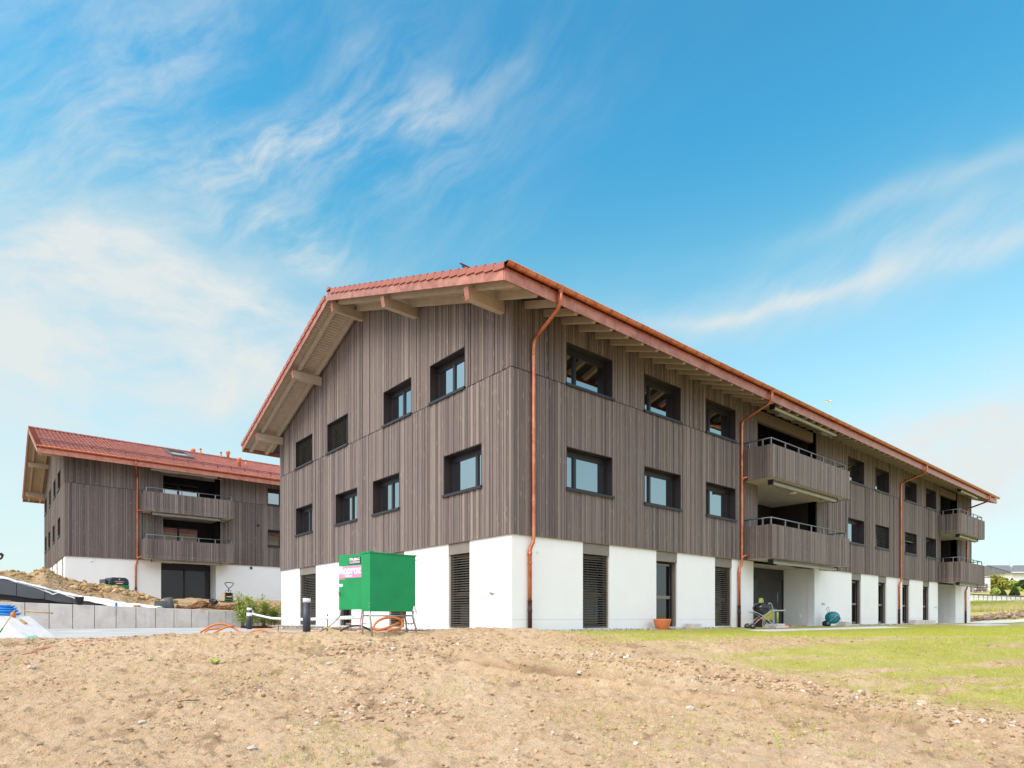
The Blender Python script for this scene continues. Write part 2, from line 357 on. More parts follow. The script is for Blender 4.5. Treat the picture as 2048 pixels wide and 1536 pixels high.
M['stone'] = mat('rough stone', (.3,.26,.24), .9, 0, .2, lambda t, p: t.mix(tone(t), (.20,.165,.155), (.46,.42,.40)), (9, .6, .05))
M['block'] = mat('pale wall block', (.6,.62,.6), .9, 0, .2, lambda t, p: t.mix(tone(t), (.50,.52,.49), (.72,.73,.70)))
M['dark_void'] = mat('dark interior', (.008,.007,.010), .8)
def glass(name, tint, refl):
    m = bpy.data.materials.new(name); m.use_nodes = True; t = NT(m.node_tree)
    d = t.n('ShaderNodeBsdfDiffuse'); d.inputs[0].default_value = (*tint, 1)
    g = t.n('ShaderNodeBsdfGlossy'); g.inputs['Roughness'].default_value = .0; g.inputs[0].default_value = (.97, .99, 1, 1)
    pos = t.n('ShaderNodeNewGeometry').outputs['Position']
    b = t.n('ShaderNodeBump'); b.inputs['Strength'].default_value = .02; b.inputs['Distance'].default_value = .02
    t.set(b.inputs['Height'], t.noise(pos, 1.1, 2, .5)); t.set(g.inputs['Normal'], b.outputs[0])
    fr = t.n('ShaderNodeLayerWeight'); fr.inputs[0].default_value = .35
    k = t.lin(fr.outputs['Fresnel'], 0, 1, refl, 1.)
    mx = t.n('ShaderNodeMixShader'); t.set(mx.inputs[0], k); t.set(mx.inputs[1], d.outputs[0]); t.set(mx.inputs[2], g.outputs[0])
    t.set(t.n('ShaderNodeOutputMaterial').inputs[0], mx.outputs[0]); return m
M['glass'] = glass('coated window glass', (.005,.005,.008), .37)
M['dark_glass'] = glass('dim window glass', (.006,.006,.008), .045)
# ---------------------------------------------------------------- the two apartment buildings
SLOPE = .342; EAVE = 1.33; VERGE = 1.36
ZJ = 6.85; ZC = 2.49                                 # cladding joint, cladding foot
def fbox(mb, face, u0, u1, o0, o1, z0, z1, tone=.5, mi=0):
    """box on a facade: u along it, o outward from it"""
    if face == 'front': mb.box(u0, u1, -o1, -o0, z0, z1, tone, mi)
    else: mb.box(-o1, -o0, u0, u1, z0, z1, tone, mi)
def fpt(face, u, o, z): return (u, -o, z) if face == 'front' else (-o, u, z)
def merge_boxes(mb, face, lst, **k):
    for b in lst: fbox(mb, face, *b, **k)

def wall_sheet(mb, face, u0, u1, z0, z1, ops, o=0., deep=.34):
    """a wall face with rectangular openings and their reveals"""
    us = sorted({u0, u1, *[x for q in ops for x in q[:2] if u0 < x < u1]}); zs = sorted({z0, z1, *[x for q in ops for x in q[2:4] if z0 < x < z1]})
    def quad(a, b, c, d): mb.add([a, b, c, d], [(0, 1, 2, 3)])
    for i in range(len(us)-1):
        for j in range(len(zs)-1):
            uc = (us[i]+us[i+1])/2; zc = (zs[j]+zs[j+1])/2
            if any(q[0] < uc < q[1] and q[2] < zc < q[3] for q in ops): continue
            quad(fpt(face, us[i], o, zs[j]), fpt(face, us[i+1], o, zs[j]), fpt(face, us[i+1], o, zs[j+1]), fpt(face, us[i], o, zs[j+1]))
    for a, b, c, d in [q[:4] for q in ops]:
        c = max(c, z0); d = min(d, z1)
        if d <= c: continue
        quad(fpt(face, a, o, c), fpt(face, a, o, d), fpt(face, a, o-deep, d), fpt(face, a, o-deep, c))
        quad(fpt(face, b, o, c), fpt(face, b, o-deep, c), fpt(face, b, o-deep, d), fpt(face, b, o, d))
        quad(fpt(face, a, o, d), fpt(face, b, o, d), fpt(face, b, o-deep, d), fpt(face, a, o-deep, d))
        quad(fpt(face, a, o, c), fpt(face, a, o-deep, c), fpt(face, b, o-deep, c), fpt(face, b, o, c))

def blind_mesh(face, u0, u1, z0, z1, o, rail=True):
    mb = MB(); z = z1-.03; p = .072
    while z > z0+.05:
        for q in (0,):
            vs = [fpt(face, u0, o+.035, z-.022), fpt(face, u1, o+.035, z-.022), fpt(face, u1, o-.035, z+.012), fpt(face, u0, o-.035, z+.012)]
            vs += [(a, b, c-.006) for a, b, c in vs]
            mb.add(vs, [(0,1,2,3), (7,6,5,4), (0,4,5,1), (1,5,6,2), (2,6,7,3), (3,7,4,0)])
        z -= p
    if rail: fbox(mb, face, u0, u1, o-.03, o+.03, z0+.012, z0+.045)
    for f in (.16, .84):
        uu = u0+(u1-u0)*f; fbox(mb, face, uu-.004, uu+.004, o+.038, o+.044, z0+.02, z1)
    return mb

def window(bld, face, u0, u1, z0, z1, split=.5, blind=0., lit=True, clad=.075):
    """opening lining > frame, panes, sill, blind; recessed behind the boards"""
    fo = -.20                                           # front of the frame
    mb = MB(); lo = clad-.012
    for b in ((u0, u0+.022, fo-.1, lo, z0, z1), (u1-.022, u1, fo-.1, lo, z0, z1), (u0+.022, u1-.022, fo-.1, lo, z1-.022, z1)): fbox(mb, face, *b)
    wn = mb.build('window', M['reveal'], bld)
    a, b, c, d = u0+.025, u1-.025, z0+.045, z1-.025
    fr = MB(); fw = .065; um = a+(b-a)*split
    fb = d-.14                                          # blind box below the head
    for q in ((a, a+fw, fo-.07, fo, c, d), (b-fw, b, fo-.07, fo, c, d), (a+fw, b-fw, fo-.07, fo, c, c+fw), (a+fw, b-fw, fo-.07, fo, fb, d), (um-.05, um+.05, fo-.07, fo+.008, c+fw, fb)): fbox(fr, face, *q)
    for s0, s1 in ((a+fw, um-.05), (um+.05, b-fw)):      # thin inner sash edge
        for q in ((s0, s0+.03, fo-.05, fo-.012, c+fw, fb), (s1-.03, s1, fo-.05, fo-.012, c+fw, fb), (s0+.03, s1-.03, fo-.05, fo-.012, c+fw, c+fw+.03), (s0+.03, s1-.03, fo-.05, fo-.012, fb-.03, fb)): fbox(fr, face, *q)
    fr.build('frame', M['dark_metal'], wn)
    for s0, s1 in ((a+fw, um-.05), (um+.05, b-fw)):
        pb = MB(); fbox(pb, face, s0, s1, fo-.046, fo-.034, c+fw, fb); pb.build('pane', M['glass' if lit else 'dark_glass'], wn)
    sb = MB(); fbox(sb, face, u0-.03, u1+.03, fo-.02, clad+.045, z0-.012, z0+.022); fbox(sb, face, u0-.03, u1+.03, clad+.028, clad+.045, z0-.055, z0-.012)
    sb.build('sill', M['dark_metal'], wn)
    if blind:
        zb = d-.02-(d-.02-z0-.03)*blind
        blind_mesh(face, a+.01, b-.01, zb, d-.02, -.09).build('venetian_blind', M['blind'], wn, kind='stuff')
    return wn

def tall_window(bld, face, u0, u1, blind=False):
    """ground floor: lintel panel, frame with a transom, blind or open"""
    mb = MB(); fbox(mb, face, u0+.003, u1-.003, -.16, -.012, 2.16, 2.47)
    wn = mb.build('tall_window', M['taupe'], bld)
    fo = -.19; fr = MB()
    for q in ((u0+.004, u0+.06, fo-.08, -.05, -.02, 2.158), (u1-.06, u1-.004, fo-.08, -.05, -.02, 2.158), (u0+.06, u0+.125, fo-.07, fo, .03, 2.1), (u1-.125, u1-.06, fo-.07, fo, .03, 2.1), (u0+.125, u1-.125, fo-.07, fo, 2.03, 2.1), (u0+.125, u1-.125, fo-.07, fo, .03, .1), (u0+.125, u1-.125, fo-.07, fo+.02, .93, 1.03)): fbox(fr, face, *q)
    fr.build('frame', M['taupe'], wn)
    gs = MB(); fbox(gs, face, u1-.16, u1-.128, fo, fo+.06, .0, 2.1); gs.build('guide_slot', M['black'], wn)
    for c, d in ((.1, .93), (1.03, 2.03)):
        pb = MB(); fbox(pb, face, u0+.125, u1-.125, fo-.05, fo-.04, c, d); pb.build('pane', M['dark_glass'], wn)
    st = MB(); fbox(st, face, u0+.004, u1-.004, fo-.06, .02, -.045, -.002); st.build('threshold', M['concrete'], wn)
    if blind: blind_mesh(face, u0+.065, u1-.065, .0, 2.15, -.085).build('venetian_blind', M['blind'], wn, kind='stuff')
    return wn

BT = {}
def split_run(u0, u1, cuts, rnd):
    """board edges along a facade, broken at the openings"""
    cs = sorted({c for c in cuts if u0 < c < u1}) + [u1]; out = []; u = u0
    for c in cs:
        while c-u > .16:
            wd = rnd.choice((.055, .065, .075, .085, .105)); out.append((u, u+wd)); u += wd
        if c-u > .02: out.append((u, c))
        u = c
    return out
def boards(face, u0, u1, rows, ops, top, rnd, base=.032):
    """list of (height, u, mesh builder) for every board of a facade"""
    res = []
    cuts = [x for q in ops for x in q[:2]]
    for z0, z1 in rows:
        for a, b in split_run(u0, u1, cuts, rnd):
            uc = (a+b)/2; ta, tb = (min(z1, top(a)), min(z1, top(b)))
            segs = [(z0, None)]; cutz = sorted((q[2], q[3]) for q in ops if q[0] < uc < q[1])
            lo = z0; parts = []
            for c, d in cutz:
                if d <= lo or c >= z1: continue
                if c-lo > .02: parts.append((lo, c, c))
                lo = d
            if min(ta, tb)-lo > .03: parts.append((lo, ta, tb))
            o1 = base+.022+rnd.choice((0, .008, .016)); tn = min(1, max(0, rnd.gauss(.5, .19))); g = .0065
            for lo_, ha, hb in parts:
                vs = [fpt(face, a+g, base, lo_), fpt(face, b-g, base, lo_), fpt(face, b-g, base, hb), fpt(face, a+g, base, ha), fpt(face, a+g, o1, lo_), fpt(face, b-g, o1, lo_), fpt(face, b-g, o1, hb), fpt(face, a+g, o1, ha)]
                fs = [(4,5,6,7), (0,1,5,4), (1,2,6,5), (2,3,7,6), (3,0,4,7)]
                if face != 'front': fs = [q[::-1] for q in fs]
                res.append((ha-lo_, uc, vs, fs, tn))
    return res

def balcony(bld, x0, x1, z0, z1, depth, rnd, single, lamp=(.5,)):
    """slab > boards, rail, posts, coping"""
    mb = MB(); mb.box(x0+.05, x1-.05, -depth+.05, .0, z0+.02, z0+.24)
    bal = mb.build('balcony', M['white_soffit'], bld)
    inn = MB()
    for q in ((x0+.035, x1-.035, -depth+.035, -depth+.07, z0+.24, z1-.03), (x0+.035, x0+.07, -depth+.07, -.05, z0+.24, z1-.03), (x1-.07, x1-.035, -depth+.07, -.05, z0+.24, z1-.03)): inn.box(*q)
    inn.build('parapet', M['gap'], bal)
    stf = MB(); tp = lambda u: 99
    runs = []
    u = x0
    for a, b in split_run(x0, x1, [], rnd): runs.append((a, b, None))
    for a, b in split_run(.07, depth, [], rnd): runs.append((a, b, 'l')); runs.append((a, b, 'r'))
    for a, b, sd in runs:
        tn = min(1, max(0, rnd.gauss(.55, .2))); h = rnd.choice((.0, .006)); g = .008; q = MB() if single and sd != 'r' else stf
        if sd is None: q.box(a+g, b-g, -depth-.002-h, -depth+.03, z0, z1, tn)
        elif sd == 'l': q.box(x0-.002-h, x0+.03, -b+g+(.03 if b > depth-.01 else 0), -a-g, z0, z1, tn)
        else: q.box(x1-.03, x1+.002+h, -b+g+(.03 if b > depth-.01 else 0), -a-g, z0, z1, tn)
        if q is not stf: q.build('board', M['wood'], bal)
    if stf.v: stf.build('boards', M['wood'], bal, kind='stuff')
    zr = z1+.27; hr = MB(); i = .13
    hr.tube([(x0+i, -.05, zr), (x0+i, -depth+i, zr), (x1-i, -depth+i, zr), (x1-i, -.05, zr)], .024, 8)
    hr.build('handrail', M['grey_metal'], bal)
    pm = MB(); pm.box(-.03, .03, -.02, .02, -.30, .262-.0)
    me = pm.mesh('rail_post', M['grey_metal'])
    n = max(4, int(round((x1-x0)/1.12))); pts = [(x0+i+(x1-x0-2*i)*k/n, -depth+i) for k in range(n+1)] + [(x0+i, -.25), (x0+i, -depth+.45), (x1-i, -.25)]
    for px, py in pts: obj('rail_post', me, None, bal, (px, py, z1))
    for f in lamp:
        lm = MB(); lm.lathe([(.02, 0), (.15, -.012), (.16, -.05), (.13, -.075), (.02, -.085)], (x0+(x1-x0)*f, -.35, z0+.018), 16); lm.build('ceiling_lamp', M['white_plastic'], bal)
    return bal

def awning(bld, x0, x1, y, z):
    mb = MB()
    mb.prism([(y-.085, z-.02), (y-.03, z-.085), (y+.07, z-.07), (y+.09, z+.01), (y+.03, z+.06), (y-.05, z+.05)], 0, x0, x1)
    aw = bevel(mb.build('awning', M['awning'], bld), .012)
    for f in (.14, .80):
        xa = x0+(x1-x0)*f; am = MB(); am.box(xa, xa+.62, y+.10, y+.20, z-.10, z-.035); am.box(xa+.66, xa+1.1, y+.10, y+.17, z-.085, z-.045)
        am.build('folding_arm', M['awning'], aw)
    for xa in (x0-.03, x1):
        e = MB(); e.box(xa, xa+.03, y-.09, y+.12, z-.09, z+.09); e.build('end_cap', M['black'], aw)
    return aw

def downpipe(bld, X, L, foot=True):
    xo = X-.28; p = [(xo, -EAVE-.12, 8.42), (xo, -EAVE-.12, 8.20), (xo+.01, -EAVE-.09, 8.10), (xo+.04, -EAVE+.02, 8.00), (X-.03, -.27, 7.72), (X, -.16, 7.62), (X, -.14, 7.48), (X, -.14, 2.42), (X-.01, -.13, 2.30), (X-.06, -.085, 2.17), (X-.07, -.075, 2.05), (X-.07, -.075, .74)]
    mb = MB(); mb.tube(p, .052, 12)
    for k in (2.0, ): mb.lathe([(.055, -.05), (.06, -.045), (.06, .045), (.055, .05)], (X-.07, -.075, k), 12)
    dp = mb.build('downpipe', M['copper'], bld)
    if foot:
        b = MB(); b.lathe([(.058, -.08), (.058, .44), (.064, .45), (.064, .53), (.058, .54), (.058, .735), (.064, .74), (.064, .76)], (X-.07, -.075, 0), 12); b.build('pipe_foot', M['cast_iron'], dp)
    cl = MB(); cl.lathe([(.053, -.014), (.060, -.014), (.060, .014), (.053, .014)], (0, 0, 0), 12); cl.box(-.075, -.055, -.012, .012, -.012, .012); cl.box(.055, .075, -.012, .012, -.012, .012)
    me = cl.mesh('pipe_clamp', M['copper'])
    for z in (7.3, 5.2, 3.4): obj('pipe_clamp', me, None, dp, (X, -.14, z))
    for z in (1.75,): obj('pipe_clamp', me, None, dp, (X-.07, -.075, z))
    hd = MB(); hd.lathe([(.055, 0), (.075, .10), (.10, .16)], (xo, -EAVE-.12, 8.33), 12); hd.build('outlet_funnel', M['copper_sheet'], dp)
    return dp
def stub_pipe(dp, X, xb, z):
    s = MB(); s.tube(smoothpath([(X, -.14, z-.22), (X+.0, -.17, z-.08), (X+(xb-X)*.45, -.25, z-.02), (xb+.02, -.30, z)], 4), .042, 10); s.build('balcony_drain', M['copper'], dp)

def tile_field(name, x0, x1, Y0, Wd, side):
    """roof slope of interlocking tiles: rolls along the slope and a step at every course"""
    prof = [(0., 0.), (.08, -.006), (.135, .0), (.165, .032), (.205, .030), (.235, .0)]; tw = .235; n = int((x1-x0)/tw)
    px = np.concatenate([np.array([p[0] for p in prof[:-1]])+i*tw for i in range(n)]+[[n*tw]])*(x1-x0)/(n*tw)+x0
    pz = np.concatenate([np.array([p[1] for p in prof[:-1]]) for i in range(n)]+[[0.]])
    half = Wd/2+EAVE; nc = 27; cl = half/nc
    V = []; F = []; T = []; k = len(px); tt = RNG.random((nc, n+1))*.8
    tid = np.minimum((np.arange(k)//(len(prof)-1)), n)
    b = 0
    for c in range(nc):
        ya = Y0-EAVE-.06+c*cl; yb = ya+cl; za = (8.40+SLOPE*(c*cl-.06))+.075; zb = 8.40+SLOPE*((c+1)*cl-.06)+.045
        for y, dzz in ((ya, None), (ya, za), (yb, zb)):
            yy = y if side == 0 else Wd-y
            z = np.full(k, za-.032) if dzz is None else pz+dzz
            V.append(np.stack([px, np.full(k, yy), z], 1)); T.append(tt[c][tid])
        for r in (0, 1):
            i = b+r*k+np.arange(k-1); F.append(np.stack([i, i+1, i+1+k, i+k], 1) if side == 0 else np.stack([i+k, i+1+k, i+1, i], 1))
        b += 3*k
    return npmesh(name, np.concatenate(V), np.concatenate(F), M['tile'], {'tone': np.concatenate(T)})

def build_building(label, origin, L, Wd, spec, rnd, single_boards=0):
    B = thing('apartment_building', label, 'building', origin, 0, 'board-clad apartment buildings')
    top_f = lambda u: 8.68
    RX0, RX1 = -VERGE, L+spec['far_over']
    zt = lambda y: 8.40+SLOPE*(min(y, Wd-y)+EAVE)
    top_g = lambda y: zt(y)-.15
    fops = [(a, b, c, d) for a, b, c, d in spec['front_windows']]; gops = list(spec['gable_windows'])
    fl = spec['loggias']; flw = [(a, b, ZC-.5, 8.9) for a, b, c, d in fl]
    f_ground = [(a, b, -.03, ZC) for a, b, _ in spec['front_ground']] + [(c, d, -.05, ZC) for a, b, c, d in fl]
    g_ground = [(a, b, -.03, ZC) for a, b, _ in spec['gable_ground']]
    # rendered ground floor
    mb = MB(); wall_sheet(mb, 'front', 0, L, -.6, ZC+.02, f_ground); wall_sheet(mb, 'gable', 0, Wd, -.6, ZC+.02, g_ground)
    mb.box(L-.02, L, .001, Wd, -.6, 8.6); mb.box(0.3, L-.02, Wd-.02, Wd, -.6, 8.6)
    for a, b, c, d in fl:                                 # ground floor recess under the balconies
        dp = 1.40
        for q in ((c-.3, c, .33, dp+.3, -.1, ZC), (d, d+.3, .33, dp+.3, -.1, ZC)): mb.box(*q)
    mb.build('rendered_wall', M['stucco'], B)
    pl = MB()                                             # joint line of the plinth render
    for fc, w_, ops in (('front', L, f_ground), ('gable', Wd, g_ground)):
        u = .004
        for q in sorted(ops)+[(w_, w_)]:
            if q[0]-u > .05: fbox(pl, fc, u, q[0]-.004, .0, .0025, .243, .251)
            u = q[1]+.004
    pl.build('plinth_joint', M['plinth_joint'], B, kind='stuff')
    # dark layer behind the boards
    mb = MB(); wall_sheet(mb, 'front', -.02, L, ZC+.02, 8.70, fops+flw, .03); wall_sheet(mb, 'gable', -.02, Wd, ZC+.02, 8.62, gops, .03)
    mb.add([(-.03, 0, 8.62), (-.03, Wd, 8.62), (-.03, Wd, zt(Wd)-.16), (-.03, Wd/2, zt(Wd/2)-.16), (-.03, 0, zt(0)-.16)], [(4, 3, 2, 1, 0)])
    mb.build('wind_barrier', M['gap'], B)
    # boards
    rows = [(ZC, ZJ-.012), (ZJ+.012, 99)]
    bl = [('f', q) for q in boards('front', -.052, L+.02, rows, fops+flw, top_f, rnd)] + [('g', q) for q in boards('gable', -.045, Wd+.02, rows, gops, top_g, rnd)]
    def seen(e):                                          # rough size in the photograph: boards near the shared corner show largest
        h, u = e[1][0], e[1][1]; dd = 16.2+(.645 if e[0] == 'f' else .764)*u; return h/dd
    bl.sort(key=seen, reverse=True)
    rest = MB()
    for i, (fc, (h, u, vs, fs, tn)) in enumerate(bl):
        if i < single_boards: MB().add(vs, fs, tn).build('cladding_board', M['wood'], B)
        else: rest.add(vs, fs, tn)
    rest.build('cladding', M['wood'], B, kind='stuff')
    # windows
    for q, kw in spec['front_kw']: window(B, 'front', *q, **kw)
    for q, kw in spec['gable_kw']: window(B, 'gable', *q, **kw)
    for a, b, bln in spec['front_ground']: tall_window(B, 'front', a, b, bln)
    for a, b, bln in spec['gable_ground']: tall_window(B, 'gable', a, b, bln)
    # loggias: dark recess, floors, glazed doors
    for (a, b, c, d), (bx0, bx1) in zip(fl, spec['balconies']):
        mb = MB(); dp = 2.0
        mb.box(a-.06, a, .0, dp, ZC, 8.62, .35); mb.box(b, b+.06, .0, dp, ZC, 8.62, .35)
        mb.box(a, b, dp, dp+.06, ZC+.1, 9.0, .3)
        mb.build('loggia_wall', M['loggia_shade'], B)
        for z in (ZC+.03, 5.47):
            sm = MB(); sm.box(a+.001, b-.001, .0, dp, z, z+.22); sm.build('loggia_slab', M['white_soffit'], B)
        bm_ = MB(); bm_.box(a+.002, b-.35, -.06, .10, 8.02, 8.44); bm_.build('eaves_beam', M['beam_shade'], B)
        for z in (ZC+.25, 5.70):
            fr = MB(); xa, xb = a+.04, b-.9; xm = (xa+xb)/2
            for q in ((xa, xa+.07), (xb-.07, xb), (xm-.06, xm+.06)): fr.box(q[0], q[1], dp-.08, dp-.005, z, z+2.25)
            for q in ((z, z+.06), (z+2.15, z+2.25)): fr.box(xa+.07, xm-.06, dp-.078, dp-.005, *q); fr.box(xm+.06, xb-.07, dp-.078, dp-.005, *q)
            dr_ = fr.build('balcony_door', M['dark_metal'], B)
            for q in ((xa+.07, xm-.06), (xm+.06, xb-.07)):
                pb = MB(); pb.box(q[0], q[1], dp-.05, dp-.04, z+.06, z+2.15); pb.build('pane', M['glass'], dr_)
        fr = MB(); dp = 1.40; z = -.06; xm = (c+d)/2
        fr.box(c, d, dp, dp+.1, 2.12, ZC)
        for q in ((c+.0, c+.07), (d-.07, d), (xm-.06, xm+.06)): fr.box(q[0], q[1], dp, dp+.08, z, 2.12)
        fr.box(c, d, dp, dp+.085, z, z+.07); fr.box(c, d, dp, dp+.082, 2.02, 2.12)
        dr_ = fr.build('terrace_door', M['dark_metal'], B)
        for q in ((c+.07, xm-.06), (xm+.06, d-.07)):
            pb = MB(); pb.box(q[0], q[1], dp+.03, dp+.04, z+.07, 2.02); pb.build('pane', M['dark_glass'], dr_)
        sm = MB(); sm.box(c+.001, d-.001, .0, dp+.1, ZC-.0, ZC+.03); sm.build('recess_ceiling', M['white_soffit'], B)
        nl = 1 if bx1-bx0 > 6 else 0
        balcony(B, bx0, bx1, 2.50, 3.73, spec['bal_depth'], rnd, spec['single_bal'] and nl == 1)
        balcony(B, bx0, bx1, 5.45, 6.66, spec['bal_depth'], rnd, spec['single_bal'] and nl == 1)
        y = -spec['bal_depth']+.28
        awning(B, bx0+.45, bx1-.75, y, 5.35); awning(B, bx0+.45, bx1-.75, y, 2.40)
        awning(B, bx0+.35, bx1-1.0, -1.06, 8.11)
        bxs = MB(); bxs.box(d+.001-.05, d-.002, .62, .70, .35, .44); bxs.build('wall_socket', M['white_plastic'], B)
    # ---- roof
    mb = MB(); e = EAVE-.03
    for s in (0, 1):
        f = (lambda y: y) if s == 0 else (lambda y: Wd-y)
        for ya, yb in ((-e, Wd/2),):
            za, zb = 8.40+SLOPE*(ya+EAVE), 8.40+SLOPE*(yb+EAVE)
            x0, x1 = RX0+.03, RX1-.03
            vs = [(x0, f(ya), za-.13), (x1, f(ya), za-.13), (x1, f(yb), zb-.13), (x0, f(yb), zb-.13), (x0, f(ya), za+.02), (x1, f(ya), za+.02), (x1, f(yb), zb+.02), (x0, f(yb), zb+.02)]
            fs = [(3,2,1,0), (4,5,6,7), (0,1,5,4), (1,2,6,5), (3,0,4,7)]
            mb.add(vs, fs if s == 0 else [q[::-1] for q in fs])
    roof = mb.build('roof', M['eave_shade'], B)
    for s in (0, 1): obj('roof_tiles', tile_field('roof_tiles', RX0+.2, RX1-.2, 0, Wd, s), None, roof, kind='stuff')
    sf = MB()                                             # soffit boards of the gable overhang
    cl = .125; n = int((Wd/2+e)/cl)
    for s in (0, 1):
        f = (lambda y: y) if s == 0 else (lambda y: Wd-y)
        for i in range(n):
            ya = -e+.04+i*cl; yb = ya+cl-.022; za = 8.40+SLOPE*(ya+EAVE)-.132; zb = 8.40+SLOPE*(yb+EAVE)-.132
            vs = [(RX0+.04, f(ya), za-.018), (.03, f(ya), za-.018), (.03, f(yb), zb-.018), (RX0+.04, f(yb), zb-.018), (RX0+.04, f(ya), za), (.03, f(ya), za), (.03, f(yb), zb), (RX0+.04, f(yb), zb)]
            fs = [(3,2,1,0), (0,1,5,4), (2,3,7,6)]
            sf.add(vs, fs if s == 0 else [q[::-1] for q in fs], rnd.random())
    sf.build('soffit_boards', M['soffit_paint'], roof, kind='stuff')
    # rafters: along the front eaves, and whole ones in the gable overhang
    def rafter_mesh(y0, y1, wd, side):
        m_ = MB(); f = (lambda y: y) if side == 0 else (lambda y: Wd-y)
        za = lambda y: 8.40+SLOPE*(y+EAVE)
        pts = [(y0, za(y0)-.15), (y0, za(y0)-.21), (y0+.10, za(y0+.10)-.325), (y1, za(y1)-.325), (y1, za(y1)-.15)]
        m_.prism([(f(a), b) for a, b in pts], 0, -wd/2, wd/2); return m_.mesh('rafter', M['soffit_paint'])
    me = rafter_mesh(-EAVE+.03, .02, .13, 0); xs = [.39+.684*i+.06 for i in range(200)]
    for x in xs:
        if x < RX1-.1: obj('rafter', me, None, B, (x, 0, 0))
    for side in (0, 1):
        me = rafter_mesh(-EAVE+.03, Wd/2-.08, .13, side)
        for x in (-.28, -1.00): obj('gable_rafter', me, None, B, (x, 0, 0))
    # purlins with copper end caps
    pm = MB(); pm.prism([(-1.20, .0), (.25, .0), (.25, .30), (-1.26, .30)], 1, -.09, .09); pme = pm.mesh('purlin', M['soffit_paint'])
    cm = MB(); cm.prism([(-1.215, -.008), (-1.20, -.008), (-1.26, .31), (-1.275, .31)], 1, -.096, .096); cme = cm.mesh('end_cap', M['copper_sheet'])
    for y in (.29, 4.65, Wd/2, Wd-4.65, Wd-.29):
        p = obj('purlin', pme, None, B, (0, y, zt(y)-.325-.302)); obj('end_cap', cme, None, p)
    # copper verge panels and clay verge tiles
    ln = 2.42; segs = [(Wd/2-ln*(k+1), Wd/2-ln*k) for k in range(4)]
    for s in (0, 1):
        f = (lambda y: y) if s == 0 else (lambda y: Wd-y)
        for ya, yb in segs:
            ya = max(ya, -EAVE-.025)
            q = MB(); pts = [(f(y), 8.40+SLOPE*(y+EAVE)+dz) for y, dz in ((ya+.004, -.30), (yb-.004, -.30), (yb-.004, .0), (ya+.004, .0))]
            q.prism(pts if s else pts[::-1], 0, RX0-.012, RX0+.02); q.build('verge_panel', M['copper_sheet'], roof)
        th = math.atan(SLOPE)*(1 if s == 0 else -1)
        # on the visible gable
        vt = MB(); d = 1 if s == 0 else -1
        vt.box(-.02, .25, 0 if d > 0 else -.40, .40 if d > 0 else 0, .0, .028, .5); vt.box(-.048, -.02, 0 if d > 0 else -.40, .40 if d > 0 else 0, -.115, .030, .5)
        vme = vt.mesh('verge_tile', M['tile']); vme.transform(Matrix.Rotation(th-.13*d, 4, 'X'))
        for k in range(26):
            y = -EAVE-.06+k*.3635; obj('verge_tile', vme, None, roof, (RX0, f(y), 8.40+SLOPE*(y+EAVE)+.085))
        q = MB(); vs = [(RX1, f(y), 8.40+SLOPE*(y+EAVE)+dz) for y, dz in ((-EAVE, -.3), (Wd/2, -.3), (Wd/2, .1), (-EAVE, .1))]; q.prism([(v[1], v[2]) for v in vs], 0, RX1-.02, RX1+.01); q.build('far_verge', M['copper_sheet'], roof)
    rt = MB(); n = 8
    vs = []; fs = []
    for xx, r in ((0, .135), (.40, .115)):
        for j in range(n+1): t = PI*j/n; vs.append((xx, r*math.cos(t), r*math.sin(t)*.9))
    fs = [(j+1, j, n+1+j, n+2+j) for j in range(n)]+[tuple(range(n+1))]
    rt.add(vs, fs, .5); rme = rt.mesh('ridge_tile', M['tile']); k = int((RX1-RX0)/.41)
    for i in range(k): obj('ridge_tile', rme, None, roof, (RX0-.03+i*(RX1-RX0)/k, Wd/2, zt(Wd/2)+.05))
    # front fascia panels, gutter
    n = int(round((RX1-RX0)/1.37)); st = (RX1-RX0)/n; fm = MB(); fm.box(.003, st-.003, -.028, .0, -.30, .0); fme = fm.mesh('fascia_panel', M['copper_sheet'])
    for i in range(n): obj('fascia_panel', fme, None, roof, (RX0+i*st, -EAVE, 8.40))
    rf = MB(); rf.box(RX0, RX1, Wd+EAVE, Wd+EAVE+.03, 8.10, 8.40); rf.build('rear_fascia', M['copper_sheet'], roof)
    gm = MB(); N = 9; r = .082; yc, zc = -EAVE-.12, 8.475; vs = []; fs = []
    for x in (RX0-.03, RX1+.05):
        for rr in (r, r-.006):
            for j in range(N+1): t = PI+PI*j/N; vs.append((x, yc+rr*math.cos(t), zc+rr*math.sin(t)))
    m_ = N+1
    for j in range(N): fs += [(j+1, j, 2*m_+j, 2*m_+j+1), (m_+j, m_+j+1, 3*m_+j+1, 3*m_+j)]
    gm.add(vs, fs, .5, 0, True)
    for x in (RX0-.03, RX1+.05): gm.add([(x, yc+r*math.cos(PI+PI*j/N), zc+r*math.sin(PI+PI*j/N)) for j in range(N+1)], [tuple(range(N+1)), tuple(range(N+1))[::-1]])
    gm.tube([(RX0-.03, yc-r, zc), (RX1+.05, yc-r, zc)], .012, 6)
    gut = gm.build('gutter', M['copper'], B)
    bk = MB(); vs = []
    for x in (-.014, .014):
        for j in range(N+1): t = PI+PI*j/N; vs.append((x, (r+.006)*math.cos(t), (r+.006)*math.sin(t)))
    bk.add(vs, [(j+1, j, m_+j, m_+j+1) for j in range(N)]+[(j, j+1, m_+j+1, m_+j) for j in range(N)])
    bk.box(-.014, .014, r-.002, r+.045, .0, .02); bme = bk.mesh('gutter_bracket', M['copper'])
    x = RX0+.2
    while x < RX1: obj('gutter_bracket', bme, None, gut, (x, yc, zc)); x += .668
    # snow guard pipes
    sg = MB()
